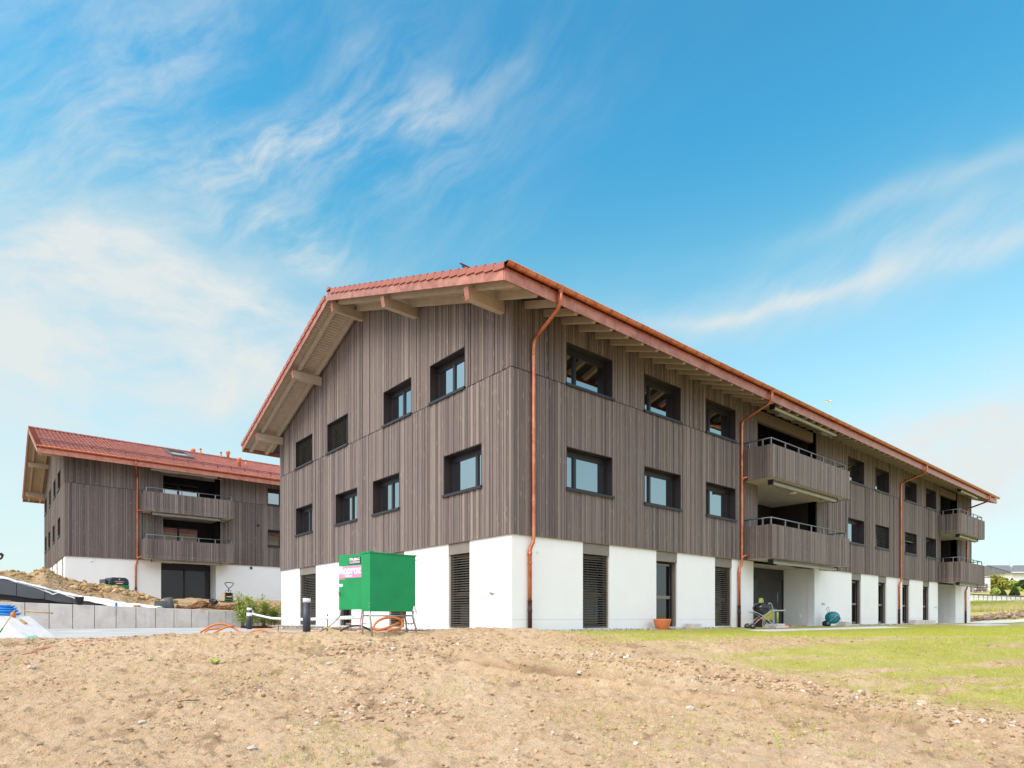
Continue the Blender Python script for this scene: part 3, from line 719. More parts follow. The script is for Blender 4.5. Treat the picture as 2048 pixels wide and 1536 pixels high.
    for yy, h in ((.55, .30), (.47, .22)):
        sg.tube([(RX0+.1, yy, zt(yy)+h), (RX1-.2, yy, zt(yy)+h)], .02, 6); sg.tube([(RX0+.1, Wd-yy, zt(yy)+h), (RX1-.2, Wd-yy, zt(yy)+h)], .02, 6)
    x = RX0+.9
    while x < RX1-.3:
        for sgn in (0, 1):
            yy = .5 if sgn == 0 else Wd-.5; sg.box(x-.004, x+.004, yy-.07, yy+.09, zt(.5)+.05, zt(.5)+.33)
        x += .9
    sg.build('snow_guard', M['cast_iron'], roof)
    # downpipes
    for i, X in enumerate(spec['pipes']):
        dp = downpipe(B, X, L)
        for xb in spec['drains'].get(i, ()):
            for z in (5.60, 2.66): stub_pipe(dp, X, xb, z)
    return B, roof, zt

rnd = random.Random(11)
UP, LO = (6.88, 8.06), (3.93, 5.125)
FX = [(1.95, 3.92), (5.45, 7.42), (8.93, 10.89), (21.0, 22.96), (24.38, 26.3), (28.66, 30.6), (32.16, 34.07)]
GU = [(2.01, 3.85), (4.94, 6.79), (9.57, 11.44), (12.91, 14.79)]; GL = [(1.22, 3.08), (5.71, 7.56), (8.77, 10.65), (12.91, 14.76)]
fk = [((a, b, *z), dict(split=.30)) for z in (UP, LO) for a, b in FX]
fk[7+4][1]['blind'] = 1.; fk[7+5][1]['blind'] = .42
gk = [((a, b, *UP), dict(split=.5)) for a, b in GU]+[((a, b, *LO), dict(split=.5)) for a, b in GL]
gk[2][1]['blind'] = 1.; gk[3][1]['blind'] = 1.; gk[4][1]['split'] = .30
main_spec = dict(front_windows=[q for q, _ in fk], gable_windows=[q for q, _ in gk], front_kw=fk, gable_kw=gk,
    front_ground=[(2.69, 3.85, True), (6.15, 7.3, False), (9.6, 10.74, True), (21.6, 22.74, False), (24.97, 26.1, False), (28.46, 29.6, False), (31.86, 33.01, False)],
    gable_ground=[(1.86, 2.93, True), (5.5, 6.53, True), (9.38, 10.45, False), (12.71, 14.5, True)],
    loggias=[(12.53, 17.66, 12.30, 17.59), (34.91, 38.44, 34.62, 38.23)], balconies=[(11.41, 18.2), (34.55, 39.75)], bal_depth=1.23, single_bal=True,
    pipes=[.64, 11.20, 27.83, 40.30], drains={1: (11.46,)}, far_over=.57)
MAINB, main_roof, ZT = build_building('brown board-clad apartment building with white ground floor, corner towards the green cabinet', (0, 0, 0), 41.63, 16.7, main_spec, rnd, 300)
fk2 = [((a, b, *z), dict(split=.5)) for z in (UP, LO) for a, b in ((11.73, 13.65), (16.2, 18.1), (20.5, 22.4))]
GU2 = [(2.3, 4.2), (5.65, 7.5), (9.7, 11.58), (14.0, 15.9)]; GL2 = [(2.2, 4.1), (6.4, 8.3), (10.5, 12.4), (14.0, 15.9)]
gk2 = [((a, b, *UP), dict(split=.5)) for a, b in GU2]+[((a, b, *LO), dict(split=.5)) for a, b in GL2]
rear_spec = dict(front_windows=[q for q, _ in fk2], gable_windows=[q for q, _ in gk2], front_kw=fk2, gable_kw=gk2,
    front_ground=[], gable_ground=[(1.0, 2.1, True), (5.0, 6.1, False), (8.6, 9.7, False)],
    loggias=[(5.13, 8.56, 5.02, 8.31)], balconies=[(3.88, 9.10)], bal_depth=1.23, single_bal=False, pipes=[3.68], drains={0: (3.92,)}, far_over=.57)
REARB, rear_roof, ZT2 = build_building('similar brown board-clad apartment building further back on the left, its red tile roof in view', (-7.02, 32.57, 1.46), 30., 16.7, rear_spec, rnd, 0)
# ---------------------------------------------------------------- ground
def vnoise(x, y, seed, scale):
    """smooth value noise on arrays"""
    r = np.random.default_rng(seed).random((256, 256)); x = x*scale+1000.; y = y*scale+1000.
    xi = np.floor(x).astype(int); yi = np.floor(y).astype(int); fx = x-xi; fy = y-yi
    fx = fx*fx*(3-2*fx); fy = fy*fy*(3-2*fy); g = lambda a, b: r[a % 256, b % 256]
    return (g(xi,yi)*(1-fx)+g(xi+1,yi)*fx)*(1-fy)+(g(xi,yi+1)*(1-fx)+g(xi+1,yi+1)*fx)*fy
def fbm(x, y, seed, scale, oct=4, gain=.5):
    t = 0; a = 1.; n = 0
    for i in range(oct): t = t+a*(vnoise(x, y, seed+i*17, scale*2**i)-.5)*2; n += a; a *= gain
    return t/n
def sstep(a, b, x): t = np.clip((x-a)/(b-a), 0, 1); return t*t*(3-2*t)
def rd(X, Y):
    a = X-CAM[0]; b = Y-CAM[1]; return a*RT[0]+b*RT[1], a*FW[0]+b*FW[1]
def XY(r, d): return CAM[0]+r*RT[0]+d*FW[0], CAM[1]+r*RT[1]+d*FW[1]
PAVE = [(-16, 22), (-.2, 22), (-.9, 19.5), (-1.55, 14.65), (-1.8, 9.8), (-2.6, 5.6), (-4.6, 3.4), (-9.0, 6.0), (-16, 10.5)]
def in_poly(X, Y, P):
    c = np.zeros(np.shape(X), bool); j = len(P)-1
    for i in range(len(P)):
        xi, yi = P[i]; xj, yj = P[j]
        c ^= ((yi > Y) != (yj > Y)) & (X < (xj-xi)*(Y-yi)/(yj-yi+1e-12)+xi); j = i
    return c
def base_z(X, Y):
    """levels without the fine relief"""
    r, d = rd(X, Y)
    crest = np.interp(r, [-30, -12, -9.5, -8, -6, -4.6, -3.2, -2.2, -.6, .6, 2.0, 4, 7, 12], [-.25, -.21, -.17, -.12, -.055, -.04, .0, .075, .085, .02, -.055, -.11, -.16, -.18])
    slope = -1.35+.2*(np.maximum(d, -3)-6.8)
    slope = np.where(d < 4, -1.91+(slope+1.91)*.25, slope)
    k = .09; h = np.clip(.5+.5*(crest-slope)/k, 0, 1); near = crest*(1-h)+slope*h-k*h*(1-h)
    near = np.minimum(near, crest+.02)
    # beyond the crest: yard levels
    yard = np.where(X < -.0, -.25, -.12)+0*X
    yard = np.interp(X, [-3., -.8, 0.], [-.25, -.16, -.075]); yard = yard*(1-sstep(3, 16, Y)*(X < .5))+(-.2)*sstep(3, 16, Y)*(X < .5)
    yard = np.where(in_poly(X, Y, PAVE), -.27, yard)
    front = -.06-.10*sstep(.0, -2.2, Y)-.0*X
    lawn = -.16-.12*sstep(25, 50, d)
    yf = np.where(Y < .5, np.where(Y > -2.2, front, np.minimum(lawn, -.16)), front)
    yard = np.where(X > -.6, np.where(Y < 2, yf, yard), yard)
    z = near+(yard-near)*sstep(13.4, 15.6, d+.35*np.sin(X*1.3))
    # meadow rising to the far right
    q = np.clip(r/np.maximum(d, 1), .60, 1.0); dd = d-(72.5-(q-.72)/.18*8.5)
    f = np.interp(dd, [-29, -23, -17, -13, -7, -.4, .1], [-.28, -.22, .2, .75, 1.3, 1.9, 1.95]); wt = 3.0-(q-.72)/.18*.8
    f = np.where(dd > .1, wt+np.interp(dd, [0, .3, 8, 20, 60, 130, 330], [-.6, 0, 1.1, 1.9, 4.5, 7.5, 13]), f)
    z = np.where(d > 44, f, z)
    return z
def grass_f(X, Y):
    r, d = rd(X, Y)
    edge = np.interp(r, [0.2, .9, 1.7, 2.36, 3.1, 3.6, 4.84, 5.94, 7.28, 10], [14.3, 13.7, 12.9, 12.4, 12.0, 11.4, 10.0, 9.0, 8.3, 7.3])
    g = sstep(-.9, 1.0, d-edge+.5*fbm(X, Y, 15, 1.3, 3))*(r > 0)
    # worn stripes raked out across the lawn
    st = fbm((X*.85-Y*.53)*.12, X*.53+Y*.85, 5, 2.6, 4, .6); st2 = fbm(X, Y, 9, .35, 3)
    bare = sstep(-.16, .34, st+.22*st2)*(1-sstep(13.5, 19, d)*.8)*(1-.9*sstep(.5, .0, d-edge))
    g = g*(1-.72*bare)
    return np.where((d > 44), 1., g)
def fine_z(X, Y):
    r, d = rd(X, Y); soil = 1-.8*grass_f(X, Y)
    soil = soil*(d < 16)*sstep(16, 14, d)*(~in_poly(X, Y, PAVE))*(np.minimum(np.abs(Y), 9)+9*(X < 0) > .8)
    z = .045*fbm(X, Y, 21, .9, 3)+.030*fbm(X, Y, 31, 3.6, 3)
    rg = fbm(X, Y, 41, 11, 3, .65); z = z+.028*np.where(rg > 0, rg*1.6, rg*.8)+.026*np.abs(fbm(X, Y, 51, 22, 2))-.045*sstep(.30, .5, fbm(X, Y, 55, 7, 2))
    # tyre ruts running down to the right
    for px, py, qx, qy in ((-3.27, -4.24, -.9, -10.6), (-2.0, -5.0, .55, -10.0), (-3.9, -3.0, -2.2, -7.2)):
        L = math.hypot(qx-px, qy-py); ux, uy = (qx-px)/L, (qy-py)/L
        t = (X-px)*ux+(Y-py)*uy; s = -(X-px)*uy+(Y-py)*ux+.16*np.sin(t*.9)
        w_ = sstep(-1, .6, t)*sstep(L+1.5, L-.3, t)
        z = z-w_*(.12*np.exp(-(s/.15)**2)-.06*np.exp(-((np.abs(s)-.27)/.10)**2))*(1+.5*fbm(X, Y, 61, 4, 2))
    return z*soil
RUTS = ((-3.27, -4.24, -.9, -10.6), (-2.0, -5.0, .55, -10.0), (-3.9, -3.0, -2.2, -7.2))
def damp_shade_f(X, Y):  # damp soil tone; along the ruts it also paints in their shade
    r, d = rd(X, Y); t_ = 0*X
    for px, py, qx, qy in RUTS:
        L = math.hypot(qx-px, qy-py); ux, uy = (qx-px)/L, (qy-py)/L
        t = (X-px)*ux+(Y-py)*uy; s = -(X-px)*uy+(Y-py)*ux+.16*np.sin(t*.9)
        t_ = np.maximum(t_, sstep(-1, .6, t)*sstep(L+1.5, L-.3, t)*np.exp(-((s+.05*fbm(X, Y, 63, 5, 2))/.16)**2)*np.clip(1.0+1.5*fbm(X, Y, 65, 1.6, 3), .25, 1))
    pt = sstep(.30, .50, fbm(X, Y, 67, 2.4, 4, .6))*.6
    return np.where((d < 14) & (d > 5), np.maximum(t_*.85, pt)*(1-grass_f(X, Y)), 0)
def ground_z(X, Y):
    X = np.asarray(X, float); Y = np.asarray(Y, float); return base_z(X, Y)+fine_z(X, Y)
def gz(x, y): return float(ground_z(np.array([x]), np.array([y]))[0])
def axis(fine0, fine1, step, lo, hi, grow=1.09):
    a = list(np.arange(fine0, fine1+1e-6, step)); s = step
    while a[-1] < hi: s *= grow; a.append(a[-1]+s)
    s = step; b = [fine0]
    while b[-1] > lo: s *= grow; b.append(b[-1]-s)
    return np.array(b[:0:-1]+a)
ar = axis(-11.5, 12.5, .029, -900, 1500, 1.075); ad = axis(6.2, 15.2, .029, -120, 2600, 1.06)
Rg, Dg = np.meshgrid(ar, ad); Xg, Yg = XY(Rg, Dg); Zg = ground_z(Xg, Yg)
Zg = np.where((Yg > 22.2) & (Xg < 40) & (Dg < 60), np.minimum(Zg, -.2), Zg)
nr, nd_ = len(ar), len(ad); I = np.arange(nr*nd_).reshape(nd_, nr)
Fq = np.stack([I[:-1, :-1], I[:-1, 1:], I[1:, 1:], I[1:, :-1]], -1).reshape(-1, 4)
ground = obj('ground', npmesh('ground', np.stack([Xg, Yg, Zg], -1).reshape(-1, 3), Fq, M['soil'], {'grass': grass_f(Xg, Yg).ravel(), 'damp': damp_shade_f(Xg, Yg).ravel()}, True), None, kind='structure')

# earth clods and pebbles lying on the soil
def clods(name, n, region, smin, smax, seed, zfun, matl, power=2.2, pale=.10):
    rg = np.random.default_rng(seed); bm = bmesh.new(); bmesh.ops.create_icosphere(bm, subdivisions=1, radius=1)
    bv = np.array([v.co[:] for v in bm.verts]); bf = np.array([[v.index for v in f.verts] for f in bm.faces]); bm.free()
    X, Y = region(rg, n); n = len(X); s = smin+(smax-smin)*rg.random(n)**power*1.0
    dirs = rg.normal(size=(n, 1, 3))*.0; jit = 1+.75*(rg.random((n, len(bv)))-.5)
    ax = (.7+.6*rg.random((n, 1, 3)))*np.array([1, 1, .72]); an = rg.random(n)*2*PI; c, s_ = np.cos(an)[:, None], np.sin(an)[:, None]
    P = bv[None]*jit[..., None]*ax*s[:, None, None]
    Px = P[..., 0]*c-P[..., 1]*s_; Py = P[..., 0]*s_+P[..., 1]*c
    Z = zfun(X, Y); V = np.stack([Px+X[:, None], Py+Y[:, None], P[..., 2]+(Z+s*.15)[:, None]], -1).reshape(-1, 3)
    F = (bf[None]+(np.arange(n)*len(bv))[:, None, None]).reshape(-1, 3)
    tn = rg.random(n)*.9; tn = np.where(rg.random(n) < pale, .97, tn)
    return obj(name, npmesh(name, V, F, matl, {'tone': np.repeat(tn, len(bv))}), None, kind='stuff')
def soil_region(rg, n):
    d = 6.4+7.6*rg.random(n)**.8; r = (rg.random(n)*2-1)*(.86*d+.3); X, Y = XY(r, d)
    keep = (rg.random(n) > .93*grass_f(X, Y)) & (~in_poly(X, Y, PAVE)) & ((X < -.2) | (Y < -.5)); k2 = fbm(X, Y, 77, .8, 3)+.5*fbm(X, Y, 79, 3, 2)
    keep &= rg.random(n) < np.clip(.45+1.3*k2, .06, 1.); return X[keep], Y[keep]
clods('soil_clods', 44000, soil_region, .004, .036, 3, ground_z, M['clod'], 6., .03)
def rut_region(rg, n):
    d = 7.+4.5*rg.random(n); r = 1.+.5*rg.normal(size=n)+(11.6-d)*1.55; X, Y = XY(r, d); return X, Y
clods('rut_gravel', 3200, rut_region, .006, .045, 4, ground_z, M['clod'], 3.8, .07)
def clump_region(rg, n):
    cs = [(-6.0, -5.2), (-4.6, -1.6), (-5.2, -1.2), (-4.2, -2.4), (-3.4, -2.2), (-6.6, -4.4)]; i = rg.integers(0, len(cs), n); c = np.array(cs)[i]
    return c[:, 0]+rg.normal(size=n)*.33, c[:, 1]+rg.normal(size=n)*.33
clods('clod_patches', 1300, clump_region, .006, .055, 5, ground_z, M['clod'], 3., .05)

# pavement in front of the retaining wall, terrace, gravel strip, planting bed
def poly_sheet(name, P, z, matl, kind='structure', thick=.12):
    bm = bmesh.new(); vs = [bm.verts.new((x, y, z)) for x, y in P]; f = bm.faces.new(vs)
    if f.normal.z < 0: f.normal_flip()
    r_ = bmesh.ops.extrude_face_region(bm, geom=[f]); bmesh.ops.translate(bm, verts=[v for v in r_['geom'] if isinstance(v, bmesh.types.BMVert)], vec=(0, 0, -thick))
    bmesh.ops.recalc_face_normals(bm, faces=bm.faces); bmesh.ops.triangulate(bm, faces=bm.faces)
    me = bpy.data.meshes.new(name); bm.to_mesh(me); bm.free(); return obj(name, me, matl, None, kind=kind)
poly_sheet('pavement', PAVE, -.20, M['asphalt'])
tb = MB(); tb.add([(9.4, -2.12, -.155), (22.4, -2.3, -.155), (22.4, -.02, -.07), (9.4, -.02, -.07), (9.4, -2.12, -.4), (22.4, -2.3, -.4), (22.4, -.02, -.4), (9.4, -.02, -.4)], [(0,1,2,3), (0,4,5,1), (1,5,6,2), (3,7,4,0), (2,6,7,3)])
tb.build('terrace', M['pale_concrete'], kind='structure')
tb = MB(); tb.box(12.31, 17.58, -.02, 1.40, -.4, -.068); tb.build('terrace_floor', M['pale_concrete'], kind='structure')
tb = MB(); tb.box(33.6, 40.8, -2.3, 1.40, -.4, -.10); tb.build('far_terrace', M['pale_concrete'], kind='structure')
def strip_region(rg, n):
    k = rg.random(n); X = np.where(k < .6, rg.random(n)*41-.45, -.03-.4*rg.random(n)); Y = np.where(k < .6, -.03-.42*rg.random(n), rg.random(n)*17-.4)
    ok = ~((X > 9.4) & (X < 22.4)) & ~((X > 33.6) & (X < 40.8)); return X[ok], Y[ok]
M['gravel'] = mat('grey gravel', (.3,.3,.31), .9, 0, .2, lambda t, p: t.mix(tone(t), (.14,.145,.155), (.50,.50,.50)))
clods('gravel_strip', 6500, strip_region, .02, .045, 6, lambda X, Y: np.maximum(ground_z(X, Y), np.where(X > -.5, -.075, -.2))-.0, M['gravel'], 1.2, .12)
BED = [(-.15, 21.95), (3.2, 21.95), (3.2, 19.6), (.2, 18.6), (-.75, 17.6), (-1.25, 17.9), (-1.0, 19.5)]
poly_sheet('planting_bed', BED, -.17, M['mulch'])
def bed_region(rg, n):
    X = -1.3+4.4*rg.random(n); Y = 17.6+4.3*rg.random(n); k = in_poly(X, Y, BED); return X[k], Y[k]
clods('bark_mulch', 1500, bed_region, .02, .06, 8, lambda X, Y: X*0-.16, M['mulch'], 1.5, 0)

# ---------------------------------------------------------------- grass
def blades(name, X, Y, Z, h0, h1, wd, matl, seed, lean=.5, tones=None):
    rg = np.random.default_rng(seed); n = len(X); h = h0+(h1-h0)*rg.random(n); a = rg.random(n)*2*PI; l = h*lean*rg.random(n); b = rg.random(n)*2*PI
    w_ = wd*(.6+.8*rg.random(n)); ca, sa = np.cos(a)*w_/2, np.sin(a)*w_/2
    V = np.stack([np.stack([X-ca, Y-sa, Z-.01], 1), np.stack([X+ca, Y+sa, Z-.01], 1), np.stack([X+l*np.cos(b), Y+l*np.sin(b), Z+h], 1)], 1).reshape(-1, 3)
    t = rg.random(n) if tones is None else tones
    return obj(name, npmesh(name, V, np.arange(3*n).reshape(n, 3), matl, {'tone': np.repeat(t, 3)}), None, kind='stuff')
rg = np.random.default_rng(12)
n = 420000; d = 8+24*rg.random(n)**1.25; r = .3+rg.random(n)*(.84*d-.3); X, Y = XY(r, d)
gf = grass_f(X, Y); k = (rg.random(n) < gf*1.0*np.clip(.75+1.4*fbm(X, Y, 91, 2.2, 3), .12, 1)) & (gf > .08) & (Y < -.5) & ~((X > 9.4) & (X < 22.4) & (Y > -2.2)) & ~((X > 33.6) & (X < 40.8) & (Y > -2.3))
X, Y = X[k], Y[k]; d = rd(X, Y)[1]
blades('lawn_grass', X, Y, ground_z(X, Y), .012, .036, .008, M['grass'], 13, .9)
n = 34000; d = 6.5+6.8*rg.random(n); r = (rg.random(n)*2-1)*.84*d; X, Y = XY(r, d)
k = (fbm(X, Y, 101, 1.1, 3)+.7*fbm(X, Y, 103, 7, 2) > .36-.05*r/5) & (~in_poly(X, Y, PAVE)) & ((X < -.3) | (Y < -.5)); X, Y = X[k], Y[k]
blades('seedling_grass', X, Y, ground_z(X, Y), .02, .065, .011, M['grass'], 14, .8)
n = 60000; d = 46+34*rg.random(n); r = d*(.70+.16*rg.random(n)); X, Y = XY(r, d); q_ = r/d; dw_ = 72.5-(q_-.72)/.18*8.5; k = (d > dw_-11+fbm(X, Y, 111, .1, 2)*2) & (d < dw_-.5); X, Y = X[k], Y[k]; d = d[k]
tn = np.clip(.55+.8*fbm(X, Y, 113, .22, 3)+.35*(rg.random(len(X))-.5), 0, 1)
blades('meadow_grass', X, Y, ground_z(X, Y), .20, .55, .07, M['tall_grass'], 15, .5, tn)

# ---------------------------------------------------------------- earth bank, heaps and retaining wall on the left
WY = 22.0
def wall_top(X): return .955-.0345*(X+8.94)
def ins_top(X): return np.interp(X, [-16, -10, -8.65, -7.33, -6.3, -5.6], [2.35, 2.02, 1.64, 1.25, .98, .8])
def bank_z(X, Y):
    wt = wall_top(X)-.06
    ct = np.interp(X, [-24, -12, -10, -9.3, -8.9, -8.4, -7.9, -7.2, -6.0, -5.4, -4.4, -3.9, -3.3, 0, 30], [2.9, 2.6, 2.55, 2.55, 2.38, 2.82, 2.5, 2.15, 1.93, 1.9, 1.58, 1.42, 1.2, 1.18, 1.3])
    back = 1.44
    f0 = np.where(X < -6.0, np.where(Y < 23.04, wt-.45, ins_top(X)), wt+(ins_top(X)*0)); y0 = np.where(X < -6.0, 23.04, 22.25)
    up = sstep(0, 1, (Y-y0)/(26.3-y0)); z = f0+(ct-f0)*(.35*np.clip((Y-y0)/(26.3-y0), 0, 1)+.65*up)
    z = z+(back-z)*sstep(26.8, 29.5, Y)
    # red-brown spoil heap behind the wall
    hp = np.exp(-((X+1.35)/1.0)**4)*np.exp(-((Y-22.85)/.55)**2); z = np.maximum(z, wt+.42*hp*(1+.35*np.sin(X*2.2+1)))
    amp = sstep(22.2, 22.7, Y)*(1-.8*sstep(28.5, 30, Y))
    return z+amp*(.10*fbm(X, Y, 121, .9, 3)+.09*fbm(X, Y, 131, 2.6, 4, .6)+.03*np.abs(fbm(X, Y, 141, 9, 2)))
xb = np.concatenate([np.arange(-40, -14, .5), np.arange(-14, 6, .09), np.arange(6, 40, .6)]); yb = np.concatenate([np.arange(22.16, 30, .09), np.arange(30, 75, 1.)])
Xb, Yb = np.meshgrid(xb, yb); Zb = bank_z(Xb, Yb); I = np.arange(Xb.size).reshape(Xb.shape)
Fq = np.stack([I[:-1, :-1], I[:-1, 1:], I[1:, 1:], I[1:, :-1]], -1).reshape(-1, 4)
obj('earth_bank', npmesh('earth_bank', np.stack([Xb, Yb, Zb], -1).reshape(-1, 3), Fq, M['bank'], None, False), None, kind='structure')
M['bank_clod'] = mat('heaped earth lumps', (.4,.27,.14), .95, 0, .1, lambda t, p: t.ramp(t.m('ADD', t.m('MULTIPLY', t.noise(p, 5, 5, .65), .6), t.m('MULTIPLY', tone(t), .4)), [(.25, (.24,.15,.07)), (.5, (.42,.28,.14)), (.8, (.58,.45,.28))]), (18, .6, .04))
M['spoil'] = mat('red-brown spoil', (.2,.1,.05), .95, 0, .1, lambda t, p: t.ramp(t.m('ADD', t.m('MULTIPLY', t.noise(p, 6, 5, .65), .6), t.m('MULTIPLY', tone(t), .4)), [(.25, (.075,.034,.014)), (.5, (.185,.092,.042)), (.8, (.34,.20,.105))]), (18, .6, .04))
def bank_region(rg, n):
    X = -12+9*rg.random(n); Y = 23.2+4.2*rg.random(n)**.45; return X, Y
clods('bank_clods', 2600, bank_region, .01, .12, 21, bank_z, M['bank_clod'], 5.0, .04)
def ridge_region(rg, n):
    X = -7.4+4.6*rg.random(n); return X, 25.6+.35*rg.normal(size=n)
clods('ridge_clods', 520, ridge_region, .03, .22, 22, bank_z, M['bank_clod'], 2.0, .03)
def spoil_region(rg, n):
    X = -3.1+3.0*rg.random(n); return X, 22.4+.75*rg.random(n)
clods('spoil_heap', 1500, spoil_region, .03, .15, 23, bank_z, M['spoil'], 1.6, .02)
def slope_region(rg, n):
    X = .2+5*rg.random(n); return X, 22.4+3*rg.random(n)
clods('straw_clods', 900, slope_region, .02, .10, 24, bank_z, M['bank_clod'], 1.6, .02)

RW = thing('retaining_wall', 'long low concrete retaining wall of formwork panels behind the pavement', 'retaining wall', (0, 0, 0))
jx = [-15.1, -14.2, -13.35, -12.5, -11.68, -10.95, -10.1, -9.25, -8.40, -7.54, -6.71, -5.86, -5.05, -4.23, -3.41, -2.62, -1.80, -.98, -.16, .66, 1.48, 2.3, 3.12, 3.94]
for a, b in zip(jx[:-1], jx[1:]):
    q = MB(); q.prism([(a+.010, -.5), (b-.010, -.5), (b-.010, wall_top(b-.01)), (a+.010, wall_top(a+.01))], 1, WY, WY+.2); bevel(q.build('concrete_panel', M['concrete'], RW), .012, 1)
q = MB(); q.prism([(jx[0], -.5), (jx[-1], -.5), (jx[-1], wall_top(jx[-1])-.02), (jx[0], wall_top(jx[0])-.02)], 1, WY+.04, WY+.19); q.build('core', M['mulch'], RW)
IW = thing('insulated_wall', 'sloping basement wall clad in dark grey drainage boards, cut into the earth heap', 'wall', (0, 0, 0))
q = MB(); q.prism([(-16, .2), (-6.0, .2), (-6.0, .80), (-7.33, 1.20), (-10, 1.97), (-16, 2.3)], 1, 22.98, 23.02); q.build('membrane', M['membrane'], IW)
for a, b in ((-12.6, -11.55), (-11.54, -10.5), (-10.49, -9.52), (-9.50, -8.52), (-8.50, -7.50), (-7.48, -6.55)):
    lo = lambda x: np.interp(x, [-13, -10, -7.5, -6.5], [1.7, 1.36, .98, .82]); q = MB(); o1 = random.uniform(-.02, .02)
    q.prism([(a, lo(a)+o1), ((a+b)/2, lo((a+b)/2)-.03), (b, lo(b)-o1), (b, float(ins_top(b))+.02), (a, float(ins_top(a))+.02)], 1, 22.88+o1, 22.96+o1); q.build('drainage_board', M['slate'], IW)
# fleece
rows_ = []
for x, yo, zo, yi, zi in ((-16, 22.86, 2.36, 23.25, 2.46), (-12, 22.86, 2.16, 23.2, 2.24), (-10, 22.86, 2.02, 23.12, 2.10), (-8.9, 22.85, 1.69, 23.12, 1.80), (-8.4, 22.84, 1.45, 23.12, 1.68), (-8.2, 22.84, 1.30, 23.12, 1.60), (-8.05, 22.84, 1.47, 23.12, 1.56), (-7.6, 22.84, 1.28, 23.2, 1.46), (-7.2, 22.80, 1.12, 23.4, 1.40), (-6.8, 22.75, 1.08, 23.5, 1.33), (-6.4, 22.6, .95, 23.5, 1.27), (-6.0, 22.40, .84, 23.5, 1.20), (-5.6, 22.18, .85, 23.4, 1.10), (-5.0, 22.12, .84, 23.2, 1.02), (-4.6, 22.1, .82, 23.0, .96), (-4.2, 22.1, .80, 22.7, .88), (-3.9, 22.1, .785, 22.4, .80)):
    rows_.append((x, yo, zo, yi, zi))
V = []; nx = 110
xs = np.linspace(-16, -3.9, nx); T = np.array(rows_)
for i, x in enumerate(xs):
    yo, zo, yi, zi = [np.interp(x, T[:, 0], T[:, j]) for j in (1, 2, 3, 4)]
    for k in range(7):
        t = k/6; V.append((x+.04*mnoise.noise(Vector((x*2, t*3, 1))), yo+(yi-yo)*t, zo+(zi-zo)*t+.05*mnoise.noise(Vector((x*2.6, t*2.5, 5)))+(.06*math.sin(PI*t))))
I = np.arange(nx*7).reshape(nx, 7); Fq = np.stack([I[:-1, :-1], I[1:, :-1], I[1:, 1:], I[:-1, 1:]], -1).reshape(-1, 4)
fl_ = obj('geotextile', npmesh('geotextile', np.array(V), Fq, M['fleece'], None, True)); sm_ = fl_.modifiers.new('thickness', 'SOLIDIFY'); sm_.thickness = .015
tag(fl_, 'white geotextile fleece spread over the edge of the earth heap', 'fleece')
# ---------------------------------------------------------------- roof pieces and wall fittings of the buildings
def on_roof(y): return 8.40+SLOPE*(y+EAVE)+.10
for x, y in ((8.95, 8.9), (11.23, 7.73), (10.85, 3.5)):
    q = MB(); z = on_roof(min(y, 16.7-y)); q.lathe([(.105, -.2), (.105, .30), (.12, .31), (.12, .34), (.09, .35), (.15, .40), (.175, .49), (.15, .59), (.08, .645), (.02, .655)], (x, y, z), 16); q.build('roof_vent', M['terracotta'], rear_roof)
for x, y in ((9.3, 8.1), (10.75, 7.9), (11.6, 4.4), (15.2, 7.05)):
    q = MB(); z = on_roof(y); q.lathe([(.065, -.2), (.065, .34)], (x, y, z), 12); f_ = q.build('flue_pipe', M['terracotta'], rear_roof)
    q = MB(); q.lathe([(.07, .0), (.08, .02), (.08, .06), (.06, .08)], (x, y, z+.34), 12); q.build('flue_cap', M['black'], f_)
q = MB(); th = math.atan(SLOPE); R4 = Matrix.Translation((7.1, 4.95, on_roof(4.95)+.02)) @ Matrix.Rotation(th, 4, 'X')
for b in ((-.70, -.60, -1.4, 1.4, -.1, .12), (.60, .70, -1.4, 1.4, -.1, .12), (-.60, .60, -1.4, -1.28, -.1, .12), (-.60, .60, 1.28, 1.4, -.1, .14)): q.box(*b, M=R4)
sk_ = q.build('skylight', M['grey_metal'], rear_roof); q = MB(); q.box(-.60, .60, -1.28, 1.28, .03, .06, M=R4); q.build('pane', M['glass'], sk_)
def tap(x=None, y=None, z=.95):
    q = MB()
    if x is None:
        q.lathe([(.035, 0), (.035, .012)], n=10, M=Matrix.Translation((0, y, z)) @ Matrix.Rotation(-PI/2, 4, 'Y')); q.tube([(-.01, y, z), (-.09, y, z), (-.11, y, z-.03), (-.11, y, z-.07)], .014, 8); q.tube([(-.02, y-.02, z), (-.02, y-.14, z+.02)], .010, 6); q.box(-.08, -.05, y-.045, y+.045, z+.02, z+.04)
    else:
        q.lathe([(.035, 0), (.035, .012)], n=10, M=Matrix.Translation((x, 0, z)) @ Matrix.Rotation(PI/2, 4, 'X')); q.tube([(x, -.01, z), (x, -.09, z), (x, -.11, z-.03), (x, -.11, z-.07)], .014, 8); q.tube([(x+.02, -.02, z), (x-.12, -.02, z+.02)], .010, 6); q.box(x-.045, x+.045, -.08, -.05, z+.02, z+.04)
    q.build('wall_tap', M['galv'], MAINB)
tap(y=.83); tap(x=18.39, z=.93); tap(x=34.05, z=.95)
q = MB(); q.box(.875, .915, -.045, -.001, 2.05, 2.13); bevel(q.build('wall_sensor', M['white_plastic'], MAINB), .008)
q = MB(); q.lathe([(.16, 0), (.15, .05), (.08, .09), (.01, .10)], n=18, M=Matrix.Translation((36.1, 1.99, 8.05)) @ Matrix.Rotation(PI/2, 4, 'X')); q.build('globe_lamp', M['white_plastic'], MAINB)
